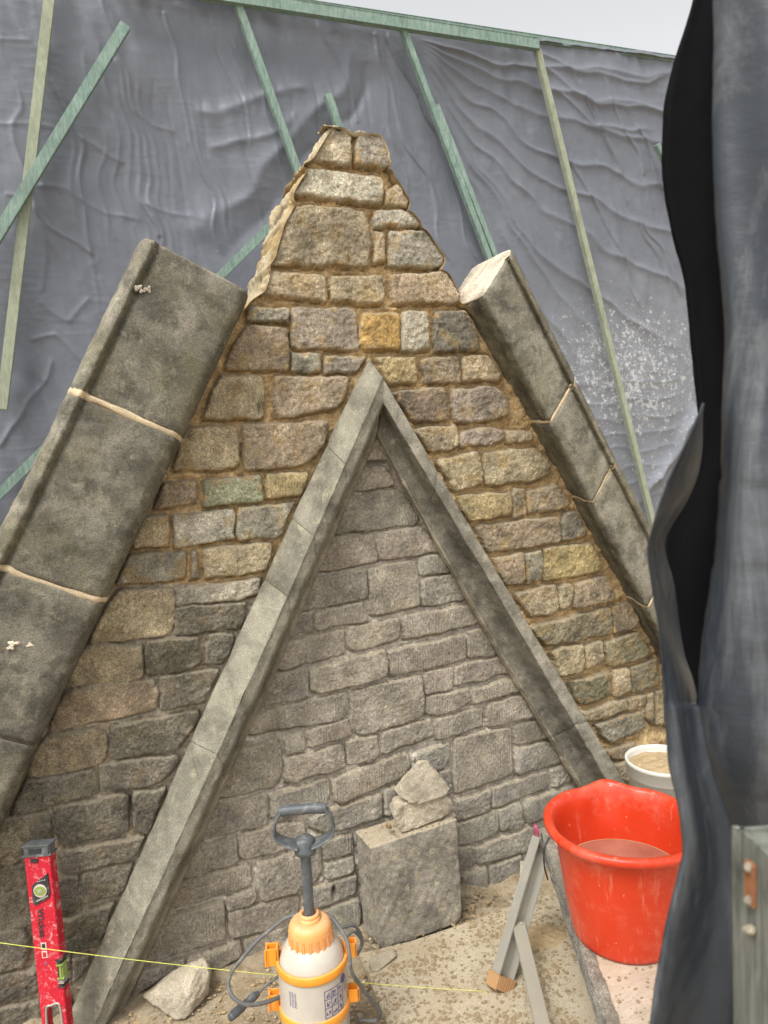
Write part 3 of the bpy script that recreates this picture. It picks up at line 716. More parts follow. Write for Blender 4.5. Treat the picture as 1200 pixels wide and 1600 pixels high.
for i in range(4):
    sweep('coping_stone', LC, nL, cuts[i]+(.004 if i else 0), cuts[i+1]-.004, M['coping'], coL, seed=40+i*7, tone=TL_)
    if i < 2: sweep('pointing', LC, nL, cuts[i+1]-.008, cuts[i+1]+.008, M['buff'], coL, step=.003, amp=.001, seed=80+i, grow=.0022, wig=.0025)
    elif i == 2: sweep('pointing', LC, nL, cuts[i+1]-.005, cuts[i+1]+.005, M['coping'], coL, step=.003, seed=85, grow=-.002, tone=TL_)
RC = [([(726, 470), (775, 554), (835, 664), (915, 793), (998, 956), (1061, 1080), (1151, 1260), (1261, 1470)], (.005, -.15)),
      ([(726, 470), (775, 554), (835, 664), (915, 793), (998, 956), (1061, 1080), (1151, 1260), (1261, 1470)], .005),
      ([(740, 466), (786, 548), (846, 660), (920, 789), (1003, 952), (1066, 1077), (1156, 1257), (1266, 1468)], .06),
      ([(757, 462), (797, 537), (860, 659), (928, 784), (1013, 946), (1076, 1070), (1166, 1250), (1276, 1460)], .11),
      ([(797, 424), (837, 508), (889, 608), (945, 721), (1008, 848), (1073, 975), (1158, 1140), (1260, 1340)], .10),
      ([(801, 421), (841, 505), (893, 605), (949, 718), (1012, 845), (1077, 972), (1162, 1137), (1264, 1337)], .094),
      ([(805, 415), (845, 500), (897, 600), (954, 712), (1014, 838), (1081, 966), (1166, 1130), (1268, 1330)], .115),
      ([(810, 410), (857, 500), (904, 596), (959, 708), (1018, 832), (1086, 960), (1171, 1124), (1273, 1324)], .09),
      ([(810, 410), (857, 500), (904, 596), (959, 708), (1018, 832), (1086, 960), (1171, 1124), (1273, 1324)], (.09, -.16))]
nR = nrm_of((859, 662), (892, 608))
cutr = [s_of(nR, (760, 459)), s_of(nR, (862, 660)), s_of(nR, (927, 786)), s_of(nR, (1014, 950)), s_of(nR, (1100, 1120))]
coR = empty('gable_coping', W(900, 760, .0), 'narrow coping with a pale freshly cut top end, raking down the gable\'s right side', 'coping')
for i in range(4):
    sweep('coping_stone', RC, nR, cutr[i]+(.004 if i else 0), cutr[i+1]-.004, M['coping'], coR, seed=140+i*7, tone=TR_)
    if i < 3: sweep('pointing', RC, nR, cutr[i+1]-.006, cutr[i+1]+.006, M['buff'], coR, step=.003, amp=.001, seed=180+i, grow=-.0006, wig=.0015)
# pale cut end of the top right coping stone
sweep('cut_end', RC, nR, cutr[0]-.006, cutr[0]+.001, M['cut_stone'], coR, step=.002, amp=.0006, seed=190, grow=-.001)

for bx, by, br in ((214, 449, .011), (222, 455, .007), (231, 452, .010), (208, 444, .006), (20, 1006, .010), (17, 1012, .008), (47, 1008, .007), (183, 468, .004)):
    ctr = W(bx, by, .108); bm = bmesh.new(); bmesh.ops.create_icosphere(bm, subdivisions=3, radius=1)
    for v in bm.verts:
        a_ = 1+.35*math.sin(3*math.atan2(v.co.z, v.co.x)+bx)+.2*math.sin(7*v.co.x+by); v.co = Vector((v.co.x*br*a_, v.co.y*.0022, v.co.z*br*.7*a_))+ctr
    bm_obj('mortar_splash', bm, M['cut_stone'], coL, True)
# lancet moulding: sections share the apex, rows run by fraction along each member
def member(name, L, fr, mats, parent, seed, tone):
    """fr: list of (t0, t1) sections"""
    T = []
    for pts, off in L:
        p = np.array([list(W(x, y, off)) for x, y in pts]); wt = np.ones(len(p)); wt[0] = 14; zz_ = p[:, 2]-p[0, 2]; zd = np.linspace(zz_[0], zz_[-1], 80); p = np.stack([np.polyval(np.polyfit(zz_, p[:, 0], 2, w=wt), zd), np.full(80, p[:, 1].mean()), zd+p[0, 2]], -1); l = np.r_[0, np.cumsum(np.linalg.norm(np.diff(p, axis=0), axis=1))]; T.append((p, l))
    for k, (t0, t1) in enumerate(fr):
        n = int(abs(t1-t0)*1.6/.007)+3; tt = np.linspace(t0, t1, n)
        G = np.stack([np.stack([np.interp(tt*l[-1], l, p[:, a]) for a in range(3)], -1) for p, l in T], 1)
        for nm, (a, b), mat in mats:
            g = G[:, a:b+1]; m = g.shape[1]; sub = 6; tn = np.array(tone, float)[a:b+1]
            u = np.linspace(0, m-1, (m-1)*sub+1); i = np.minimum(u.astype(int), m-2); f = (u-i)[None, :, None]; g = g[:, i]*(1-f)+g[:, i+1]*f; tc = tn[i]*(1-f[0])+tn[i+1]*f[0]
            if m > 2:
                K = g.copy(); K[:, 1:-1] = (g[:, :-2]+g[:, 1:-1]*2+g[:, 2:])/4; g = K
            tu = np.gradient(g, axis=0); tv = np.gradient(g, axis=1); N = np.cross(tu, tv); N /= np.linalg.norm(N, axis=2, keepdims=True)+1e-9
            if N[..., 1].mean() > 0: N = -N
            q = g.reshape(-1, 3); h = (vnoise(q, .05, seed)+.6*vnoise(q, .016, seed+1)+1.8*vnoise(q, .25, seed+2)).reshape(g.shape[:2])
            chip = np.clip(vnoise(q, .035, seed+9).reshape(g.shape[:2])-.6, 0, 1)
            dd = np.minimum(np.arange(n), np.arange(n)[::-1])*.007; e = .0016*np.exp(-dd/.004)[:, None]
            if k == 0: e[:n//2] = 0
            # arrises are knocked back here and there
            g = g+N*(.0009*h-e-.004*chip)[..., None]
            cc = np.repeat(tc[None], n, 0)*np.exp(.10*vnoise(g.reshape(-1, 3), .15, seed+k*3)).reshape(g.shape[:2])[..., None]*random.uniform(.9, 1.08)
            grid(nm, g, mat, parent, cc)
ML = [([(575, 562), (463, 793), (392, 957), (360, 1014), (307, 1137), (218, 1340), (150, 1490), (110, 1583), (70, 1675)], -.01),
      ([(576, 562), (464, 793), (393, 957), (361, 1014), (308, 1137), (219, 1340), (151, 1490), (111, 1583), (71, 1675)], .015),
      ([(598, 590), (567, 657), (552, 693), (503, 817), (461, 905), (426, 981), (350, 1146), (331, 1200), (283, 1310), (243, 1387), (190, 1507), (147, 1600), (112, 1680)], .09),
      ([(599, 591.5), (568, 658), (553, 694), (504, 818), (462, 906), (427, 982), (351, 1147), (332, 1201), (284, 1311), (244, 1388), (191, 1508), (148, 1601), (113, 1681)], .0895),
      ([(599, 629), (580, 664), (562, 708), (518, 826), (473, 922), (439, 1000), (366, 1157), (348, 1200), (298, 1310), (257, 1400), (204, 1520), (165, 1603), (130, 1680)], .088),
      ([(592, 655), (582, 672), (564, 712), (520, 830), (478, 922), (446, 1000), (372, 1157), (351, 1205), (302, 1312), (260, 1402), (210, 1522), (172, 1605), (138, 1680)], .04),
      ([(591, 675), (588, 682), (568, 722), (530, 832), (492, 918), (458, 990), (395, 1115), (357, 1205), (316, 1298), (270, 1400), (222, 1510), (184, 1600), (150, 1680)], .03),
      ([(589, 683), (584, 692), (569, 728), (531, 836), (493, 922), (459, 995), (396, 1120), (358, 1210), (317, 1302), (271, 1404), (223, 1514), (185, 1603), (151, 1682)], -.012)]
# the right member mirrors it
OW = [(598, 590), (617, 621), (660, 697), (694, 757), (740, 836), (758, 866), (812, 952), (877, 1059), (941, 1163), (978, 1225), (1030, 1310)]
MR = [([(x-1, y) for x, y in OW], -.01),
      ([(x-2, y) for x, y in OW], .012),
      (OW, .09),
      ([(599, 629), (622, 666), (657, 724), (677, 759), (706, 808), (738, 860), (785, 940), (860, 1070), (918, 1165), (950, 1222), (1002, 1310)], .088),
      ([(598.5, 631), (621, 667), (655.8, 725), (675.8, 760), (704.8, 809), (736.8, 861), (783.8, 941), (858.6, 1071), (916.6, 1166), (948.6, 1223), (1000.6, 1311)], .084),
      ([(596, 646), (617, 683), (650, 737), (669, 773), (702, 832), (729, 882), (772, 960), (841, 1083), (905, 1180), (938, 1223), (990, 1313)], .034),
      ([(591, 675), (609, 713), (639, 759), (656, 793), (697, 868), (752, 960), (793, 1027), (856, 1125), (917, 1226), (968, 1315)], .016),
      ([(590, 678), (604, 713), (634, 759), (651, 793), (692, 868), (746, 960), (787, 1025), (850, 1123), (911, 1226), (962, 1316)], .042),
      ([(589, 681), (600, 713), (629, 759), (646, 793), (686, 868), (739, 960), (781, 1025), (843, 1123), (904, 1226), (955, 1317)], .022),
      ([(589, 683), (599, 714), (628, 760), (645, 795), (685, 870), (738, 962), (780, 1027), (842, 1125), (903, 1228), (954, 1319)], -.012)]
arch = empty('lancet_moulding', W(590, 640, 0), 'pointed dressed-stone moulding standing out from the middle of the gable, pale on its left slope', 'stone moulding')
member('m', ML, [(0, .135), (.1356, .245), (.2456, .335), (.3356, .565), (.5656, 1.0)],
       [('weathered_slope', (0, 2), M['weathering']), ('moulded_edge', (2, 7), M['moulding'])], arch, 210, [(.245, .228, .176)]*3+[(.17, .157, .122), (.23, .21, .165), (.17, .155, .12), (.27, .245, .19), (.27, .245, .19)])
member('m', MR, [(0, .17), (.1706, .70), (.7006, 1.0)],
       [('back_slope', (0, 2), M['weathering']), ('moulded_edge', (2, 9), M['moulding'])], arch, 250, [(.3, .28, .22)]*2+[(.30, .28, .225), (.28, .26, .21), (.15, .14, .112), (.15, .14, .112), (.215, .198, .158), (.30, .265, .20), (.30, .265, .20), (.24, .21, .16)])  # dark tones under the fillet: painted shade of the hollow plus patina

# ------------------------------------------------------------------ loose things on the ground
def tube(name, pts, r, mat, parent=None, seg=10, n=None, closed=False):
    p = np.array([list(q) for q in pts], float)
    q = np.vstack([2*p[0]-p[1], p, 2*p[-1]-p[-2]]); out = []
    for i in range(1, len(q)-2):
        for t in np.linspace(0, 1, 12, endpoint=False):
            a, b, c, d = q[i-1], q[i], q[i+1], q[i+2]
            out.append(.5*((2*b)+(-a+c)*t+(2*a-5*b+4*c-d)*t*t+(-a+3*b-3*c+d)*t**3))
    out.append(p[-1]); c = np.array(out); T = np.gradient(c, axis=0); T /= np.linalg.norm(T, axis=1, keepdims=True)
    ref = np.array([0, 0, 1.]) if abs(T[0, 2]) < .9 else np.array([1., 0, 0]); N = []; v = ref-T[0]*(ref@T[0])
    for t in T: v = v-t*(v@t); v = v/np.linalg.norm(v); N.append(v)
    N = np.array(N); B = np.cross(T, N); a = np.linspace(0, 2*math.pi, seg, endpoint=False)
    rr = np.interp(np.linspace(0, 1, len(c)), np.linspace(0, 1, len(r)), r)[:, None, None] if hasattr(r, '__len__') else r
    G = c[:, None]+rr*(np.cos(a)[None, :, None]*N[:, None]+np.sin(a)[None, :, None]*B[:, None])
    G = np.concatenate([np.repeat(c[:1, None], seg, 1), G, np.repeat(c[-1:, None], seg, 1)])
    return grid(name, G, mat, parent, close=True)
def lathe(name, prof, C, mat, parent=None, seg=64, ax=None, squash=1.0, wob=0):
    """prof: [(radius, height)], round corners by repeating points"""
    ax = Vector(ax or (0, 0, 1)).normalized(); u = ax.orthogonal().normalized() if abs(ax.z) < .99 else Vector((1, 0, 0)); v = ax.cross(u); u = v.cross(ax)
    a = np.linspace(0, 2*math.pi, seg, endpoint=False); R = np.array([p[0] for p in prof]); Hh = np.array([p[1] for p in prof])
    G = np.array(C)[None, None]+R[:, None, None]*(np.cos(a)[None, :, None]*np.array(u)+np.sin(a)[None, :, None]*np.array(v))+Hh[:, None, None]*np.array(ax)
    return grid(name, G, mat, parent, close=True)
def rock(name, pts, mat, parent=None, seed=1, rough=.004, sub=4, **k):
    bm = bmesh.new()
    for p in pts: bm.verts.new(p)
    r = bmesh.ops.convex_hull(bm, input=bm.verts[:]); bmesh.ops.delete(bm, geom=list({g for g in r['geom_interior'] if isinstance(g, bmesh.types.BMVert)}), context='VERTS')
    bmesh.ops.triangulate(bm, faces=bm.faces[:])
    for i in range(sub): 
        es = [e for e in bm.edges if e.calc_length() > .006]
        if not es: break
        bmesh.ops.subdivide_edges(bm, edges=es, cuts=1, use_grid_fill=False); bmesh.ops.triangulate(bm, faces=bm.faces[:])
    for _ in range(2): bmesh.ops.smooth_vert(bm, verts=bm.verts[:], factor=.5, use_axis_x=True, use_axis_y=True, use_axis_z=True)
    bm.normal_update(); V = np.array([v.co[:] for v in bm.verts]); N = np.array([v.normal[:] for v in bm.verts])
    h = rough*(.35*vnoise(V, .05, seed)+.2*vnoise(V, .02, seed+1)+.12*vnoise(V, .009, seed+2)-.5*np.clip(vnoise(V, .03, seed+3)-.6, 0, 1))
    V = V+N*h[:, None]
    for v, c in zip(bm.verts, V): v.co = c
    o = bm_obj(name, bm, mat, parent, smooth=True)
    if k: tag(o, **k)
    return o
def jit(p, s=.01): return Vector(p)+Vector([random.uniform(-s, s) for _ in range(3)])

# dusty board over the ground by the block
bd = [F(561, 1489, .016), F(612, 1615, .016), F(700, 1790, .016), F(1250, 1700, .016), F(1100, 1360, .016), F(860, 1392, .016), F(722, 1443, .016), F(640, 1470, .016)]
t = NT('dusty_board'); c = t.ramp(t.noise(6, 8, .7), [(.3, (.42, .34, .225)), (.5, (.54, .46, .33)), (.72, (.64, .57, .44))])
c = t.mix(t.ramp(t.noise(24, 9, .78), [(.53, 0.0), (.64, .8)]), c, (.27, .185, .095)); c = t.mix(.7, c, t.ramp(t.noise(330, 3, .75), [(.3, .6), (.7, 1.3)]), 'MULTIPLY')
board_m = t.done(c, .95, t.bump(t.noise(200, 5, .8), .7, .006, t.bump(t.noise(40, 7, .75), .5, .01)), .1)
tag(solid('board', [(q.x, q.y) for q in bd], .016, board_m, bev=.003, thick=.018), 'pale board strewn with sand and mortar crumbs, in front of the dark block', 'board')

# crumbs of mortar
def crumbs(n, name, mat, rmin, rmax, seed, area, zf, **k):
    r = np.random.default_rng(seed); V = []; Fc = []; b = 0
    ico = bmesh.new(); bmesh.ops.create_icosphere(ico, subdivisions=1, radius=1); iv = np.array([v.co[:] for v in ico.verts]); iF = np.array([[v.index for v in f.verts] for f in ico.faces]); ico.free()
    cl = area(r, n)
    for (x, y) in cl:
        s = rmin+(rmax-rmin)*r.random()**4; q = iv*(1+r.normal(0, .3, iv.shape)); q = q*s*np.array([1, r.uniform(.6, 1.3), r.uniform(.25, .6)])
        V.append(q+np.array([x, y, zf(x, y)+s*.2])); Fc.append(iF+b); b += len(iv)
    o = npmesh(name, np.vstack(V), np.vstack(Fc), mat, smooth=False); tag(o, **k); return o
def pxarea(px0, py0, px1, py1, clump, seed):
    cc = np.random.default_rng(seed); ctr = [F(cc.uniform(px0, px1), cc.uniform(py0, py1)) for _ in range(clump)]
    def f(r, n):
        out = []
        while len(out) < n:
            if r.random() < .55:
                c = ctr[r.integers(len(ctr))]; x, y = c.x+r.normal(0, .025), c.y+r.normal(0, .02)
            else: q = F(r.uniform(px0, px1), r.uniform(py0, py1)); x, y = q.x, q.y
            if y < DW-.03: out.append((x, y))
        return out
    return f
crumbs(6500, 'mortar_crumbs', M['clod'], .0009, .0065, 5, pxarea(560, 1395, 900, 1680, 60, 1), lambda x, y: .016, label='brown mortar crumbs scattered over the board and sand', cat='mortar crumbs', kind='stuff')
crumbs(3000, 'sand_grit', M['sandheap'], .0012, .007, 6, pxarea(180, 1500, 600, 1700, 40, 2), lambda x, y: .002, label='sandy grit lying along the foot of the wall', cat='grit', kind='stuff')
crumbs(500, 'stone_chips', M['rubble'], .0012, .007, 8, pxarea(560, 1380, 900, 1600, 14, 3), lambda x, y: .014, label='small pale stone chips lying on the board', cat='stone chips', kind='stuff')

crumbs(170, 'mortar_clods', M['clod'], .003, .010, 15, pxarea(560, 1395, 900, 1680, 30, 4), lambda x, y: .016, label='larger clods of dropped mortar lying about the board', cat='mortar clods', kind='stuff')
n_, m_ = 26, 60; G_ = []; a_ = np.linspace(0, 2*math.pi, m_, endpoint=False); pcn = F(846, 1464, .016)
for i_ in range(n_):
    r_ = .085*i_/(n_-1); q_ = np.stack([pcn.x+r_*np.cos(a_)*1.1, pcn.y+r_*np.sin(a_)*.8, 0*a_], -1); k_ = i_/(n_-1)
    q_[:, 2] = .014+(.016*(1-k_)**1.2*(1+.4*vnoise(q_, .05, 97))+.003*vnoise(q_, .02, 98)*(1-k_)); G_.append(q_)
tag(grid('spilled_sand', np.array(G_), M['sandheap'], close=True), 'small patch of spilled damp sand between the trestle leg and the platform', 'spilled sand', kind='stuff')
# dark block leaning at the wall
def at_floor(px, py, z=0): return F(px, py, z)
fl, fr = F(592, 1486, .004), F(722, 1438, .016); y_ = (fl.y+fr.y)/2; fl.y = fr.y = y_-.004
tl = W(579, 1326, DW-(y_+.02)); tr = W(714, 1280, DW-(y_+.02)); dep = Vector((-.012, .095, .0))
blk = empty('stone_block', (fl+fr)/2, 'dark squarish sawn block standing against the foot of the wall', 'stone block')
def blockmesh():
    bm = bmesh.new(); f = [bm.verts.new(q) for q in (fl+Vector((.012, 0, 0)), fr-Vector((.012, 0, 0)), fr+Vector((0, 0, .02)), tr, tl, fl+Vector((0, 0, .02)))]
    g = [bm.verts.new(v.co+dep+Vector((0, 0, .012 if i in (3, 4) else 0))) for i, v in enumerate(f)]; n = len(f)
    bm.faces.new(f); bm.faces.new(g[::-1])
    for i in range(n): bm.faces.new((f[i], g[i], g[(i+1) % n], f[(i+1) % n]))
    bmesh.ops.recalc_face_normals(bm, faces=bm.faces); bmesh.ops.triangulate(bm, faces=bm.faces[:])
    for i in range(7):
        es = [e for e in bm.edges if e.calc_length() > .008]
        if not es: break
        bmesh.ops.subdivide_edges(bm, edges=es, cuts=1); bmesh.ops.triangulate(bm, faces=bm.faces[:])
    for _ in range(1): bmesh.ops.smooth_vert(bm, verts=bm.verts[:], factor=.5, use_axis_x=True, use_axis_y=True, use_axis_z=True)
    bm.normal_update(); V = np.array([v.co[:] for v in bm.verts]); h = .0012*vnoise(V, .05, 61)+.0007*vnoise(V, .015, 62)
    for v, k in zip(bm.verts, h): v.co += v.normal*float(k)
    return bm
bm_obj('block_body', blockmesh(), M['block'], blk, True)
topz = (tl.z+tr.z)/2
def onblk(px, py, dz=0, back=.04):   # a point at the given pixel a little behind the block's front face
    return W(px, py, DW-(y_+.02+back))
def hull_pts(front, fb, bb, extra=()):
    pts = [W(x, y, DW-(y_+.02+fb)) for x, y in front]
    c = sum(pts, Vector())/len(pts); pts += [c+(q-c)*.8+Vector((0, bb, .006)) for q in pts]; return pts+[Vector(e) for e in extra]
rock('stone_chunk', hull_pts([(618, 1262), (640, 1252), (697, 1240), (709, 1256), (702, 1272), (664, 1290), (628, 1302), (615, 1280)], .012, .07), M['rubble'], None, 71, .006,
     label='lower of the two pale broken stones stacked on the dark block', cat='broken stone', group='broken stones stacked on the block')
rk = [W(615, 1232, DW-(y_+.05)), W(650, 1259, DW-(y_+.02)), W(642, 1256, DW-(y_+.02)), W(705, 1233, DW-(y_+.04)), W(700, 1242, DW-(y_+.03)), W(664, 1185, DW-(y_+.07)), W(656, 1187, DW-(y_+.075)),
      W(636, 1205, DW-(y_+.07)), W(690, 1212, DW-(y_+.08)), W(660, 1240, DW-(y_+.105)), W(622, 1243, DW-(y_+.04))]
rock('stone_chunk', rk, M['rubble'], None, 75, .005, label='upper wedge-shaped stone perched on top of the stack on the dark block', cat='broken stone', group='broken stones stacked on the block')
rock('mortar_lump', [jit(W(608, 1290, DW-(y_+.045)), .012) for _ in range(16)], M['clod'], None, 77, .003, sub=3, label='small brown lump of mortar beside the stones on the block', cat='mortar lump')
# dust and crumbs on the block's top
def topa(r, n):
    o = []
    while len(o) < n:
        u, v = r.random(), r.random(); q = tl+(tr-tl)*u+dep*v
        o.append((q.x, q.y))
    return o
crumbs(260, 'block_crumbs', M['clod'], .001, .0045, 9, topa, lambda x, y: tl.z+(tr.z-tl.z)*(x-tl.x)/(tr.x-tl.x)+.12*(y-tl.y)+.001, label='crumbs of sand lying on top of the dark block', cat='crumbs', kind='stuff')

# big split stone at lower left and a small chip by the block
def ground_rock(px, front, hts, label, seed, rough=.006, depth=.12, z0=0.0):
    pts = []
    for (x, y, z) in front: pts.append(F(x, y, z))
    return rock('split_stone', pts, M['rubble'], None, seed, rough, label=label, cat='loose stone')
ground_rock(0, [(222, 1556, .03), (276, 1597, .0), (290, 1594, .0), (327, 1556, .01), (328, 1520, .075), (322, 1500, .10), (312, 1496, .105), (277, 1512, .09), (245, 1545, .06), (300, 1528, .09), (330, 1500, .02), (250, 1540, .0), (228, 1552, .01)],
            None, 'big pale split stone lying at the foot of the wall, lower left', 81)
ground_rock(0, [(578, 1496, .03), (615, 1482, .032), (620, 1492, .03), (590, 1518, .02), (578, 1515, .02), (582, 1520, .006), (620, 1498, .006), (614, 1480, .006), (578, 1500, .006)], None, 'small pale flat stone on the board in front of the dark block', 83, .003)
rock('split_stone', [F(x, y, z) for x, y, z in ((818, 1352, .0), (835, 1340, .06), (812, 1345, .07), (822, 1368, .0), (838, 1362, .05), (812, 1372, .03), (830, 1378, .0))], M['rubble'], None, 85, .004, label='small pale stone wedged behind the top of the trestle leg', cat='loose stone')

# ------------------------------------------------------------------ pressure sprayer
S0 = F(498, 1668); S0.z = 0.0
spr = empty('pressure_sprayer', S0, 'pump sprayer with a milky tank, orange cap and bands and a grey D handle', 'pressure sprayer')
def sz(py): # height of a pixel row at the sprayer's axis
    d = ray(497, py); t = (S0.y)/d.y; return 1.5+d.z*t
def sr(pxw, py): d = ray(497, py); return pxw/2/1155*(S0.y/d.y)*.94
R0 = sr(113, 1530)
def szr(py, k=1.0): d = ray(497, py); return 1.5+d.z*(S0.y-R0*k*.93)/d.y
print('sprayer R', R0, 'heights', [round(sz(y), 3) for y in (1262, 1310, 1427, 1445, 1485, 1520, 1590)])
zD = szr(1487, .6)+.004
lathe('tank', [(0, .012), (R0*.9, .012), (R0*.98, .02), (R0, .05), (R0, zD-.075), (R0*.985, zD-.055), (R0*.94, zD-.036), (R0*.86, zD-.02), (R0*.74, zD-.007), (R0*.58, zD+.004), (R0*.4, zD+.01), (0, zD+.012)], S0, M['tank'], spr)
zc = szr(1487, .62)+.010; zk = szr(1440, .28)
lathe('screw_cap', [(R0*.5, zc-.012), (R0*.62, zc-.014), (R0*.635, zc-.01), (R0*.625, zc+.026), (R0*.60, zc+.034), (R0*.54, zc+.041), (R0*.40, zc+.047), (R0*.31, zk-.004), (R0*.27, zk), (R0*.25, zk+.006)], S0, M['orange_cap'], spr)
zn = sz(1421)
lathe('neck', [(R0*.30, zk-.006), (R0*.31, zk+.004), (R0*.26, zk+.008), (R0*.25, zn-.012), (R0*.28, zn-.008), (R0*.285, zn), (R0*.22, zn+.001), (R0*.20, zn-.006), (R0*.17, zn-.02), (0, zn-.02)], S0, M['orange_cap'], spr)
for a in range(20):    # grip ribs of the cap
    an = a/20*2*math.pi; q = S0+Vector((math.cos(an)*R0*.63, math.sin(an)*R0*.63, zc))
    beam('grip_rib', q+Vector((0, 0, -.012)), q+Vector((math.cos(an)*-.003, math.sin(an)*-.003, .018)), .006, .005, M['orange_cap'], spr, Vector((math.cos(an), math.sin(an), 0)), bev=.0015)
zr = sz(1326)
tube('pump_rod', [S0+Vector((0, 0, zn-.02)), S0+Vector((0, 0, (zn+zr)/2)), S0+Vector((0, 0, zr))], .0125, M['grey_plastic'], spr, 20)
def collar(z, h, nm):
    lathe(nm, [(R0*.99, z-h/2), (R0*1.035, z-h/2), (R0*1.045, z-h/2+.002), (R0*1.045, z+h/2-.002), (R0*1.03, z+h/2), (R0*.97, z+h/2)], S0, M['orange'], spr)
zc1 = szr(1530.5); zc2 = szr(1604)
collar(zc1, .020, 'upper_band'); collar(zc2, .024, 'lower_band')
def lug(side, z, h):
    u = (Vector((.945, -.327, 0))*side).normalized(); v = Vector((-u.y, u.x, 0)); c = S0+u*(R0*1.02+.010); zv = Vector((0, 0, 1)); bm = bmesh.new()
    for s in (-1, 1): obox(c+v*.011*s+zv*z, (u, v, zv), (.013, .002, h/2), bm)
    obox(c+u*.013+zv*z, (u, v, zv), (.002, .013, h/2), bm)
    obox(c-u*.012+zv*z, (u, v, zv), (.002, .013, h/2), bm)
    bm_obj('strap_lug', bm, M['orange'], spr)
for s in (-1, 1): lug(s, zc1+.018, .038); lug(s, zc2+.016, .034)
# D handle
zh0 = sz(1322); zh1 = sz(1260); hw = .044; HK = 1.42; HD = Vector((.945, -.327, 0))
hd = lathe('handle_socket', [(0, zh0+.034), (.015, zh0+.033), (.023, zh0+.026), (.0205, zh0+.012), (.026, zh0+.004), (.026, zh0-.006), (.017, zh0-.010), (.013, zh0-.012)], S0, M['grey_plastic'], spr, 32)
for s in (-1, 1):
    side = [(s*.012, zh0+.012), (s*.030, zh0+.020), (s*.047, zh0+.034), (s*.052, zh0+.046), (s*.047, zh1-.016), (s*.038, zh1+.0)]
    bm = bmesh.new(); pr = None
    pts = [S0+HD*(x*HK*.97)+Vector((0, 0, z)) for x, z in side]
    G = []
    p = np.array([list(q) for q in pts]); tt = np.linspace(0, len(p)-1, 30); c = np.stack([np.interp(tt, range(len(p)), p[:, a]) for a in range(3)], -1)
    for _ in range(3): c[1:-1] = (c[:-2]+c[1:-1]*2+c[2:])/4
    T = np.gradient(c, axis=0); T /= np.linalg.norm(T, axis=1)[:, None]; HY = np.array([-HD.y, HD.x, 0]); Nn = np.cross(T, HY); an = np.linspace(0, 2*math.pi, 14, endpoint=False)
    wd = np.linspace(.027, .013, 30)[:, None]
    G = c[:, None]+.0035*np.cos(an)[None, :, None]*Nn[:, None]*1.1+(wd*np.sign(np.sin(an))*np.abs(np.sin(an))**.6)[..., None]*HY
    grid('handle_side', G, M['grey_plastic'], spr, close=True)
tube('handle_grip', [S0+HD*x_+Vector((0, 0, zh1+dz_)) for x_, dz_ in ((-.055, 0), (-.03, .002), (.03, .002), (.055, 0))], [.011, .013, .012, .012, .013, .011], M['grey_plastic'], spr, 18)
# hose and lance
def SP(px, py, dy=0): d = ray(px, py); return EYE+d*((S0.y+dy)/d.y)
L1 = [(492, 1426, .03), (450, 1433, .05), (422, 1453, .06), (397, 1475, .06), (378, 1498, .06), (361, 1520, .05), (357, 1543, .02), (368, 1562, .0), (390, 1570, -.01), (422, 1564, .0), (446, 1552, .03)]
tube('hose', [SP(*q) for q in L1], .0048, M['hose'], spr, 10)
L2 = [(500, 1425, .02), (520, 1436, .0), (540, 1465, -.05), (546, 1492, -.08), (549, 1518, -.085), (566, 1544, -.07), (588, 1572, -.05), (594, 1585, -.04), (588, 1594, -.02), (560, 1594, .0)]
tube('hose', [SP(*q) for q in L2], .0048, M['hose'], spr, 10)
tube('spray_lance', [SP(447, 1518, .05), SP(420, 1536, .06), SP(400, 1555, .06)], .0035, M['hose'], spr, 10)
tube('lance_grip', [SP(404, 1552, .06), SP(390, 1562, .05), SP(374, 1577, .03), SP(360, 1590, .01)], [.006, .011, .008, .011, .011, .009], M['grey_plastic'], spr, 12)
tube('coiled_hose', [SP(x, y, .2) for x, y in ((535, 1449), (553, 1446), (564, 1462), (563, 1480), (548, 1488), (540, 1470), (552, 1455), (566, 1472), (558, 1492))], .0045, M['hose'], spr, 8)
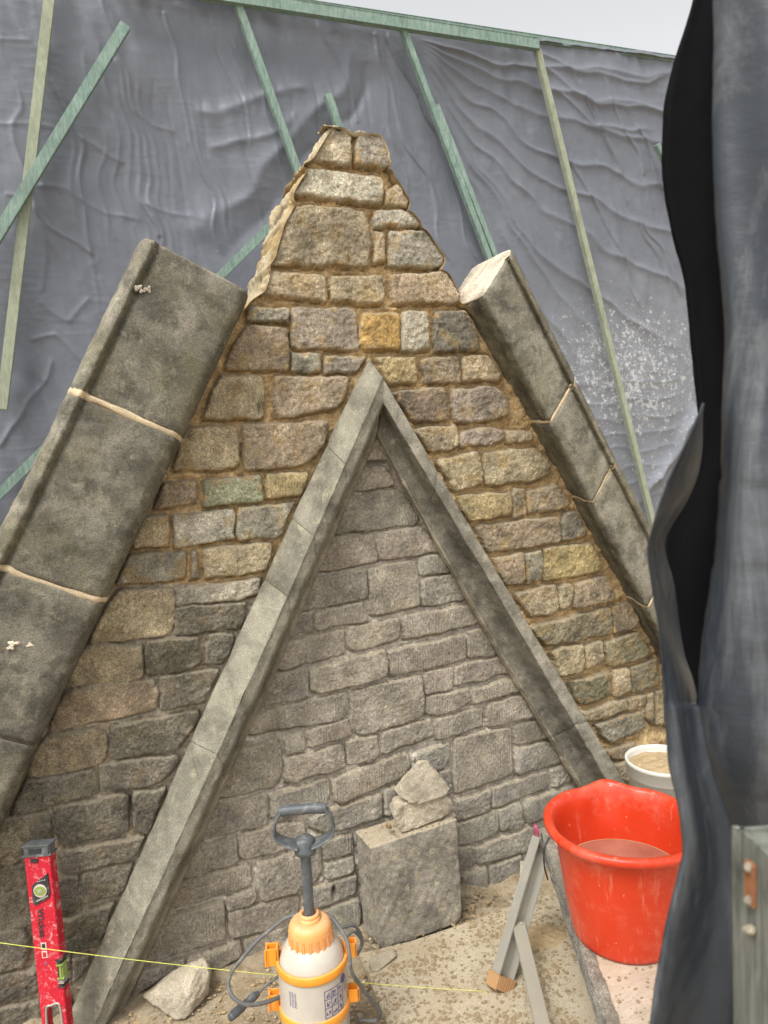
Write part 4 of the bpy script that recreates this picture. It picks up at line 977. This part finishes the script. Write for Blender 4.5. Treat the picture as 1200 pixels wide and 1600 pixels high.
# printed instructions on the tank
def cyl(a, z): return (S0.x+math.sin(a)*(R0+.0007), S0.y-math.cos(a)*(R0+.0007), z)
def patch(V, Q, a0, z0, a1, z1, wd=None):
    n = max(1, int(abs(a1-a0)/.05)) ; b = len(V)
    for i in range(n+1):
        a = a0+(a1-a0)*i/n; V += [cyl(a, z0), cyl(a, z1)]
    for i in range(n): Q.append((b+2*i, b+2*i+2, b+2*i+3, b+2*i+1))
def label():
    V, Q = [], []; r = random.Random(4); zt, zb = szr(1551), szr(1594); A0, A1 = .02, .66; w_ = .0016
    def hl(z, a0=A0, a1=A1): patch(V, Q, a0, z, a1, z+w_)
    def vl(a, z0=zb, z1=zt): patch(V, Q, a, z0, a+w_/R0, z1)
    for f in (0, .36, .68, 1): hl(zb+(zt-zb)*f)
    for a in (A0, A0+.21, A0+.43, A1): vl(a)
    for i in range(3):
        for j in range(3):
            ca, cz = A0+.105+.215*i, zb+(zt-zb)*(.17+.33*j)
            for q in range(9):
                a, z = ca+r.uniform(-.07, .05), cz+r.uniform(-.0045, .0045)
                if r.random() < .5: patch(V, Q, a, z, a+r.uniform(.02, .07), z+.0014)
                else: patch(V, Q, a, z-.003, a+.0018/R0, z+.003)
    for k in range(7):   # column of small print beside it
        z = zt-.004-k*.0045
        for q in range(4): a = .74+q*.055; patch(V, Q, a, z, a+r.uniform(.02, .045), z+.0014)
    npmesh('printed_instructions', V, Q, M['print'], spr, smooth=False)
    V, Q = [], []
    for k in range(11):
        z = zt-.001-k*.0034
        for q in range(3): a = -1.02+q*.09; patch(V, Q, a, z, a+r.uniform(.03, .07), z+.0016)
    npmesh('printed_column', V, Q, M['print'], spr, smooth=False)
    V, Q = [], []
    for i in range(9): # the round badge
        f = (i-4)/4.2; h_ = .0105*math.sqrt(1-f*f); a = .74+f*.12; patch(V, Q, a-.015, szr(1549)-h_, a+.016, szr(1549)+h_)
    npmesh('printed_badge', V, Q, M['print'], spr, smooth=False)
label()

# ------------------------------------------------------------------ hop-up trestle, bucket and tub
ZP = .36
c_far = F(846, 1296, ZP); c_near = F(950, 1602, ZP); u = (c_far-c_near).normalized(); c_near = c_near-u*.02
wv = Vector((u.y, -u.x, 0)); WID = .46
tr_ = empty('trestle', ((c_far+c_near)/2+wv*WID/2).xy.to_3d(), 'low trestle platform with a cement-crusted edge and splayed metal legs, carrying the red bucket', 'trestle')
cf2, cn2 = c_far+wv*WID, c_near+wv*WID
def slab(a, b, c, d, z, th, nm, mat, bev=.003):
    return solid(nm, [(q.x, q.y) for q in (a, b, c, d)], z, mat, tr_, bev, thick=th)
slab(c_near+wv*.020, c_far+wv*.020, cf2, cn2, ZP, .022, 'platform', M['deck'])
def crust_rail():
    G = []; n = 160; prof = [(0.024, .0), (.024, .004), (.002, .005), (-.003, .0), (-.003, -.03), (.0, -.066), (.016, -.068), (.024, -.06)]
    m = 40; pp = np.array(prof+[prof[0]]); l = np.r_[0, np.cumsum(np.hypot(*np.diff(pp, axis=0).T))]; q = np.linspace(0, l[-1], m, endpoint=False); a = np.interp(q, l, pp[:, 0]); b = np.interp(q, l, pp[:, 1])
    for i in range(n):
        c = c_near+(c_far-c_near)*i/(n-1); G.append([[c.x+wv.x*x, c.y+wv.y*x, ZP+z] for x, z in zip(a, b)])
    G = np.array(G); p = G.reshape(-1, 3); h = (.0022*vnoise(p, .05, 91)+.0014*vnoise(p, .02, 92)+.001*vnoise(p, .01, 93)).reshape(n, m)
    cen = G.mean(1, keepdims=True); d = G-cen; d /= np.linalg.norm(d, axis=2, keepdims=True); G = G+d*h[..., None]
    G = np.concatenate([np.repeat(G[:1].mean(1, keepdims=True), m, 1), G, np.repeat(G[-1:].mean(1, keepdims=True), m, 1)])
    grid('crusted_edge_rail', G, M['crust'], tr_, close=True)
crust_rail()
beam('far_edge_rail', c_far+wv*.04+Vector((0, 0, -.05)), cf2+Vector((0, 0, -.05)), .05, .02, M['alu'], tr_, u)
beam('near_edge_strip', c_near-u*.004+Vector((0, 0, -.012)), cn2-u*.004+Vector((0, 0, -.012)), .026, .006, M['brass'], tr_, -u)
beam('right_edge_rail', cn2+Vector((0, 0, -.036)), cf2+Vector((0, 0, -.036)), .06, .02, M['alu'], tr_, wv)
def cleg(top, foot, wdir, nm='leg', open_=-1):
    """aluminium channel: web and two flanges, open towards the photographer"""
    t, f = Vector(top), Vector(foot); a = (t-f).normalized(); s = (wdir-a*wdir.dot(a)).normalized(); n = a.cross(s); 
    if n.y > 0: n = -n
    c = (t+f)/2; L = (t-f).length/2; bm = bmesh.new()
    obox(c-n*.012, (s, n, a), (.026, .0018, L), bm, .0008); obox(c+s*.0255, (s, n, a), (.0018, .016, L), bm, .0008); obox(c-s*.0255, (s, n, a), (.0018, .016, L), bm, .0008)
    o = bm_obj(nm, bm, M['alu'], tr_); bm = bmesh.new(); fo = f+a*.014
    obox(fo, (s, n, a), (.0295, .021, .017), bm, .002)
    for k in range(7): obox(fo+s*(-.024+.008*k)+n*.0215, (s, n, a), (.0018, .0018, .015), bm, .0006)
    bm_obj('grooved_foot', bm, M['foot'], o); return a, s, n
foot_l = F(780, 1543, .018); top_l = c_far+Vector((0, 0, -.02))-u*.02
la = cleg(top_l, foot_l, Vector((.9, .1, 0)))
foot_n = c_near+(foot_l-c_far); foot_n.z = .018
cleg(c_near+Vector((0, 0, -.03))+u*.03, foot_n, Vector((.9, .1, 0)))
for a_, b_ in ((cf2, foot_l), (cn2, foot_n)):
    f2 = a_+wv*.20; f2.z = .018; cleg(a_+Vector((0, 0, -.03)), f2, Vector((.9, -.1, 0)))
mid = foot_l+(top_l-foot_l)*.42
beam('leg_brace', mid, P(866, 1680, 1.62), .036, .012, M['alu'], tr_, Vector((-.3, -.8, .5)))
bm = bmesh.new(); obox(c_far+Vector((-.004, .0, -.02))-wv*.012, (wv, u, Vector((0, 0, 1))), (.006, .022, .028), bm, .003); bm_obj('magenta_end_cap', bm, M['pink'], tr_)
bm = bmesh.new(); bmesh.ops.create_uvsphere(bm, u_segments=10, v_segments=6, radius=.006)
for v in bm.verts: v.co = Vector((v.co.x, v.co.y, v.co.z*.5))+mid+Vector((.004, -.012, .006))
bm_obj('rivet', bm, M['rubble'], tr_, True)

def deck_area(r, n):
    o = []
    while len(o) < n:
        q = c_near+u*abs(r.normal(.02, .16))+wv*r.uniform(.03, .42); o.append((q.x, q.y))
    return o
crumbs(700, 'platform_grit', M['clod'], .0008, .0045, 12, deck_area, lambda x, y: ZP, label='grit and crumbs lying on the trestle platform', cat='grit', kind='stuff')
# red bucket
BC = F(977, 1456, ZP); BC.z = ZP+.001; RB, RT, HB = .118, .166, .272
def bucket():
    root = empty('bucket', BC, 'large orange-red plastic bucket with a pouring lip, part full of murky water, on the trestle', 'bucket')
    pr = [(0, 0), (RB*.9, 0), (RB*.98, .004), (RB, .012)]
    for i in range(1, 11): pr.append((RB+(RT-.012-RB)*(i/10)**.85, .012+(HB-.04)*i/10))
    pr += [(RT-.010, HB-.024), (RT+.004, HB-.022), (RT+.011, HB-.016), (RT+.012, HB-.006), (RT+.006, HB), (RT-.003, HB), (RT-.008, HB-.006)]
    for i in range(10, 0, -1): pr.append((RB-.003+(RT-.012-RB)*(i/10)**.85, .014+(HB-.03)*i/10-.004))
    pr += [(RB-.006, .008), (0, .006)]
    seg = 160; a = np.linspace(0, 2*math.pi, seg, endpoint=False); R = np.array([p[0] for p in pr])[:, None]; Z = np.array([p[1] for p in pr])[:, None]
    A = a[None]; la_ = math.atan2(DW-BC.y, F(960, 1300, ZP).x-BC.x-.03)          # the lip points to the wall
    la_ = math.radians(63)
    dd = (A-la_+math.pi) % (2*math.pi)-math.pi; lip = np.exp(-(dd/.20)**2)
    top = sst(Z, HB*.55, HB); R = R+.020*lip*sst(Z, HB*.62, HB)-.004*np.exp(-((np.abs(dd)-.42)/.12)**2)*top; Z = Z+.005*lip*sst(Z, HB*.8, HB)
    sq = 1+.02*np.cos(2*(A-.6))*sst(Z, 0, HB); X = BC.x+R*np.cos(A)*sq; Y = BC.y+R*np.sin(A)/sq
    grid('bucket_shell', np.stack([X, Y, BC.z+Z+0*A], -1), M['bucket'], root, close=True)
    zw = .148; k = (zw/(HB-.03)); rw = RB-.003+(RT-.012-RB)*k**.85
    lathe('water', [(rw+.001, zw), (rw*.66, zw), (rw*.33, zw), (0, zw)], BC, M['water'], root)
    lathe('scum_ring', [(rw+.0015, zw-.002), (rw-.003, zw+.0008), (rw-.005, zw+.0004)], BC, M['foot'], root)
    e = [BC+Vector((math.cos(q)*(RT+.012+.002*k_), math.sin(q)*(RT+.012), HB-.03-.05*math.sin((q-2.9)/1.0*math.pi) if False else HB-.026)) for k_, q in enumerate(np.linspace(2.75, 3.2, 5))]
    tube('handle_wire', [BC+Vector((-RT*.99-.008, .04, HB-.02)), BC+Vector((-RT-.018, .045, HB-.05)), BC+Vector((-RT-.008, .06, HB-.10)), BC+Vector((-RT*.9, .085, HB-.15))], .0022, M['black'], root, 8)
    return root
bucket()
# white tub of sand
ud = ray(1036, 1185); PT = EYE+ud*(2.36); PB = Vector((PT.x, PT.y, PT.z-.21)); rp = 57/1155*2.36*.96
def tub():
    root = empty('tub', PB, 'white plastic tub heaped with sand, standing behind the red bucket beside the curtain', 'tub')
    H_ = .21; rb = rp*.84
    pr = [(0, 0), (rb, 0), (rb+.002, .004), (rp-.006, H_-.052), (rp-.001, H_-.05), (rp+.001, H_-.048), (rp+.002, H_-.014), (rp+.005, H_-.012), (rp+.005, H_-.002), (rp+.002, H_), (rp-.003, H_-.001), (rp-.006, H_-.01), (rp-.010, H_-.08), (0, H_-.09)]
    lathe('tub_shell', pr, PB, M['pail'], root)
    n, m = 24, 64; G = []; a = np.linspace(0, 2*math.pi, m, endpoint=False)
    for i in range(n):
        r = (rp-.007)*i/(n-1); q = np.stack([PB.x+r*np.cos(a), PB.y+r*np.sin(a), 0*a], -1)
        q[:, 2] = PB.z+H_-.022+.012*(1-(i/(n-1))**2)+.003*vnoise(q, .04, 95)+.0015*vnoise(q, .015, 96); G.append(q)
    grid('sand', np.array(G), M['sandheap'], root, close=True)
tub()
bm = obox((PB.x+.01, PB.y+.01, PB.z/2), (Vector((1, 0, 0)), Vector((0, 1, 0)), Vector((0, 0, 1))), (.13, .10, PB.z/2), bev=.008)
tag(bm_obj('support_block', bm, M['block']), 'block under the white tub, hidden behind the red bucket', 'stone block')

# ------------------------------------------------------------------ spirit level
la0, la1 = W(36, 1322, .075), W(66, 1606, .125); ax_ = (la1-la0).normalized(); th = math.radians(27)
vv = Vector((math.cos(th), -math.sin(th), 0)); vv = (vv-ax_*vv.dot(ax_)).normalized(); nb = ax_.cross(vv)
if nb.y < 0: nb = -nb
WL, TL, LL = .0665, .030, .80
print('level right edge px', [tuple(round(c) for c in q) for q in []])
lev = empty('spirit_level', la0+ax_*LL, 'scuffed red spirit level with black end cap leaning on the wall at the left edge', 'spirit level')
def LP(s, v, n): return la0+ax_*s+vv*v+nb*n
def lbox(bm, s0, s1, v0, v1, n0, n1, bev=.0012): return obox(LP((s0+s1)/2, (v0+v1)/2, (n0+n1)/2), (ax_, vv, nb), ((s1-s0)/2, (v1-v0)/2, (n1-n0)/2), bm, bev)
bm = bmesh.new(); lbox(bm, .028, .405, 0, WL, 0, TL); lbox(bm, .405, .54, 0, .0125, 0, TL); lbox(bm, .405, .54, WL-.0125, WL, 0, TL); lbox(bm, .54, LL, 0, WL, 0, TL)
for k in range(6): lbox(bm, .03, LL, WL-.0005, WL+.001, .004+k*.004, .006+k*.004, 0)
bm_obj('level_body', bm, M['red'], lev)
bm = bmesh.new(); lbox(bm, 0, .028, -.001, WL+.001, -.001, TL+.001, .003); bm_obj('end_cap', bm, M['grey_plastic'], lev)
bm = bmesh.new(); lbox(bm, .009, .019, .014, .047, -.003, -.0005, .001); bm_obj('cap_slot', bm, M['black'], lev)
bm = bmesh.new(); lbox(bm, .034, .043, .016, .036, -.0022, .0, .0008); bm_obj('small_badge', bm, M['black'], lev)
def lpoly(nm, pts, n0, mat, th_=.002, parent=lev):
    bm = bmesh.new(); f = bm.faces.new([bm.verts.new(LP(s, v, n0)) for s, v in pts]); r = bmesh.ops.extrude_face_region(bm, geom=[f])
    for v in r['geom']:
        if isinstance(v, bmesh.types.BMVert): v.co += nb*th_
    bmesh.ops.bevel(bm, geom=bm.edges[:], offset=.0006, segments=2, affect='EDGES'); return bm_obj(nm, bm, mat, parent)
lpoly('vial_frame', [(.100, .014), (.092, .026), (.078, .050), (.072, .058), (.118, .060), (.133, .056), (.150, .018), (.144, .012)], -.004, M['black'], .004)
def disc(nm, s, v, r, n0, mat, ry=1.0):
    bm = bmesh.new(); a = [(s+r*math.cos(t)*ry, v+r*math.sin(t)) for t in np.linspace(0, 2*math.pi, 28, endpoint=False)]; return lpoly(nm, a, n0, mat, .002)
disc('vial_window', .113, .036, .0175, -.0065, M['tank'], .95); disc('vial', .113, .036, .015, -.008, M['vial'], .75)
lpoly('vial_bubble', [(.108, .03), (.108, .042), (.116, .043), (.117, .031)], -.0095, M['batten_pale'])
for k in range(5):
    v = .030+k*.0048; lpoly('degree_mark', [(.0885-k*.0008, v), (.0885-k*.0008, v+.0022), (.0915-k*.0008, v+.0022), (.0915-k*.0008, v)], -.0052, M['pail'], .001)
lpoly('frame_stripe', [(.137, .022), (.125, .054), (.129, .055), (.141, .023)], -.0052, M['alu'], .001)
# edge vial on the right-hand side
bm = bmesh.new(); lbox(bm, .290, .360, WL-.012, WL+.0022, -.0015, TL*.93, .002); bm_obj('edge_vial_housing', bm, M['black'], lev)
bm = bmesh.new(); lbox(bm, .302, .338, WL-.008, WL+.0035, -.003, TL*.8, .003); bm_obj('edge_vial', bm, M['vial'], lev)
bm = bmesh.new(); lbox(bm, .342, .350, WL-.010, WL+.003, -.0025, TL*.9, .001); bm_obj('edge_vial_rim', bm, M['alu'], lev)
# hand hole rim
rim = [(.545, .013), (.47, .013), (.412, .017), (.404, .030), (.400, WL-.019), (.412, WL-.0135), (.47, WL-.012), (.545, WL-.012)]
tube('hand_hole_rim', [LP(s, v, -.001) for s, v in rim], .0028, M['alu'], lev, 8)
# lettering
def text(s, size, pos_s, pos_v, mat, ang=0, nm='lettering'):
    cu = bpy.data.curves.new(nm, 'FONT'); cu.body = s; cu.size = size; cu.extrude = .0004; cu.space_character = 1.02; cu.offset = .0004; tmp = bpy.data.objects.new(nm, cu); sc.collection.objects.link(tmp)
    dg = bpy.context.evaluated_depsgraph_get(); me = bpy.data.meshes.new_from_object(tmp.evaluated_get(dg)); bpy.data.objects.remove(tmp)
    m = Matrix((ax_, vv, nb*-1)).transposed(); o = LP(pos_s, pos_v, -.0012)
    for v in me.vertices: v.co = o+m@Vector((v.co.x, v.co.y, v.co.z))
    me.materials.clear(); return link(nm, me, mat, lev)
text('Wickes', .0235, .160, .020, M['black'])
for s0 in (.246, .267):
    bm = bmesh.new(); lbox(bm, s0, s0+.017, .020, .034, -.0012, 0, .0003); bm_obj('care_mark', bm, M['pail'], lev)
    bm = bmesh.new(); lbox(bm, s0+.0025, s0+.0145, .0225, .0315, -.002, 0, .0003); bm_obj('care_mark', bm, M['black'] if s0 < .25 else M['red'], lev)
disc('round_mark', .298, .027, .0055, -.001, M['pink'])

# string line
sp = [P(-60, 1463, 1.70), P(0, 1475, 1.72), P(330, 1520, 1.86), P(560, 1527, 1.96), F(768, 1549, .006)]
a_, b_ = P(-80, 1462, 1.66), F(758, 1549, .016)
L_ = [a_+(b_-a_)*t+Vector((0, 0, -.03*4*t*(1-t)*.5)) for t in np.linspace(0, 1, 9)]
strg = tube('string_line', L_, .0008, M['string'], None, 6); tag(strg, 'thin yellow builder\'s line stretched low from the left edge to the trestle foot', 'string line')
q = foot_l
wrap = [F(756, 1550, .02), F(772, 1554, .012), F(785, 1553, .012), F(800, 1530, .03), F(808, 1505, .05), F(802, 1500, .06)]
tube('string_wrap', wrap, .0008, M['string'], None, 6)
wr = bpy.data.objects['string_wrap']; wr.name = 'loose_end'; wr.parent = strg

# ------------------------------------------------------------------ dark curtain of sheeting and the post at the right
def interp(tab, y): a = np.array(tab, float); return np.interp(y, a[:, 0], a[:, 1])
Ledge = [(-200, 1120), (0, 1084), (96, 1052), (166, 1036), (263, 1032), (306, 1038), (381, 1052), (429, 1067), (490, 1073), (560, 1080), (656, 1090), (700, 1092), (760, 1060), (845, 1030), (900, 1034), (1000, 1048), (1100, 1066), (1200, 1075), (1300, 1080), (1800, 1100)]
Bedge = [(-200, 1112), (0, 1113), (200, 1113), (350, 1118), (450, 1124), (520, 1129), (600, 1130), (680, 1128), (750, 1126), (820, 1120), (893, 1112), (986, 1096), (1039, 1090), (1090, 1087), (1150, 1087), (1181, 1096), (1250, 1124), (1296, 1140), (1500, 1165), (1800, 1165)]
Fl = [(628, 1096), (645, 1090), (700, 1066), (740, 1048), (800, 1026), (853, 1012), (880, 1014), (900, 1017), (940, 1022), (980, 1029), (1030, 1034), (1080, 1037), (1130, 1040), (1206, 1046), (1248, 1056), (1330, 1066), (1375, 1056), (1431, 1042), (1510, 1028), (1600, 1013), (1800, 975)]
Fr = [(628, 1100), (700, 1098), (750, 1090), (790, 1070), (830, 1044), (850, 1036), (880, 1046), (915, 1054), (960, 1058), (1006, 1067), (1075, 1088), (1150, 1100), (1192, 1108), (1262, 1134), (1296, 1146), (1352, 1162), (1417, 1172), (1473, 1182), (1600, 1185), (1800, 1190)]
M['curtain'] = tarp_mat('dark_sheeting', (.034, .040, .048), .42, streak=.42, bump=.18); M['fold_shade'] = tarp_mat('painted_fold_shade', (.006, .006, .007), .9, streak=0.0, bump=.03); M['fold_shade'].node_tree.nodes['Principled BSDF'].inputs['Specular IOR Level'].default_value = .05  # the matte near-black one is shade of the curtain's hollow, put into colour
cur = empty('sheeting_curtain', P(1120, 1500, .85).xy.to_3d(), 'dark plastic sheeting hanging close by along the right edge in deep folds', 'plastic curtain')
def drape(nm, la_, ra_, t0, t1, y0, y1, mat, foldf, seed, curl=0, creases=()):
    ys = np.linspace(y0, y1, 260); n = 120; G = np.zeros((len(ys), n, 3)); L, R_ = interp(la_, ys), interp(ra_, ys) if not np.isscalar(ra_) else np.full(len(ys), ra_)
    for i in (L, R_):
        k = np.ones(9)/9; i[4:-4] = np.convolve(i, k, 'valid')
    u_ = np.linspace(0, 1, n)
    for j, y in enumerate(ys):
        tt = t0+(t1-t0)*u_+foldf(u_, y)+curl*np.exp(-u_/.03)
        for i in range(n): G[j, i] = list(P(L[j]+(R_[j]-L[j])*u_[i], y, tt[i]))
    p = G.reshape(-1, 3); nn = (.0022*vnoise(p*np.array([1, 1, .5]), .16, seed)+.0005*vnoise(p, .05, seed+1)).reshape(G.shape[:2]); G[..., 1] += nn
    for cy, cd, ca in creases:
        yy = ys[:, None]-cy-cd*u_[None]; G[..., 1] += ca*np.exp(-np.abs(yy)/22)*np.tanh(yy/5)
    o = grid(nm, G, mat, cur); md = o.modifiers.new('thickness', 'SOLIDIFY'); md.thickness = .0012; return o
sn = np.sin
drape('hanging_sheet', Bedge, 1480, .86, .72, -180, 1800, M['curtain'], lambda u_, y: .006*sn(u_*7+y/260)+.004*sn(u_*17-y/190+1)+.03*sst(np.full_like(u_, y), 1150, 1400), 501, curl=.02, creases=((752, 14, .0025), (886, -8, .002), (1235, 60, .003)))
drape('fold_shade_sheet', Ledge, [(a, b+26) for a, b in Bedge], .93, .97, -180, 1300, M['fold_shade'], lambda u_, y: .02*np.cos(u_*3.1), 505, curl=.03)  # added black sheet standing in for the deep shade within the fold
drape('front_fold', Fl, Fr, .80, .86, 630, 1800, M['curtain'], lambda u_, y: .03*(u_**1.5)*(y < 1100)+.007*sn(u_*9+y/150)*sst(np.full_like(u_, y), 900, 1200)+.035*np.exp(-((y-900-u_*60)/60)**2)*u_, 509, curl=.008)
# post
pc = P(1154, 1300, .66); zz = Vector((0, 0, 1)); a1 = Vector((.62, -.78, 0)).normalized(); a2 = Vector((.78, .62, 0)).normalized()
pst = empty('timber_post', Vector((pc.x, pc.y, 0)), 'weathered grey timber post with a rusty slotted plate, at the lower right corner', 'timber post')
vr = (P(1215, 1322, .60)-pc); vr.z = 0; a1 = vr.normalized(); a2 = Vector((-a1.y, a1.x, 0)); hgt = pc.z
bm = obox(pc+a1*.05+a2*.035-zz*(hgt/2), (a1, a2, zz), (.05, .035, hgt/2), bev=.004); bm_obj('post_timber', bm, M['post'], pst)
def onpost(px, py):  # hit the post's front face
    d = ray(px, py); n = a2; t = (pc-EYE).dot(n)/d.dot(n); return EYE+d*t
A_, B_ = onpost(1178, 1352), onpost(1178, 1408)
beam('rusty_plate', A_-a2*.001, B_-a2*.001, .009, .004, M['rust'], pst, -a2)
for q in ((1177, 1355), (1177, 1407), (1175, 1453), (1180, 1452)):
    c = onpost(*q)-a2*.004; bm = bmesh.new(); bmesh.ops.create_uvsphere(bm, u_segments=10, v_segments=7, radius=.0045)
    for v in bm.verts: v.co += c
    bm_obj('bolt_head', bm, M['rubble'], pst, True)
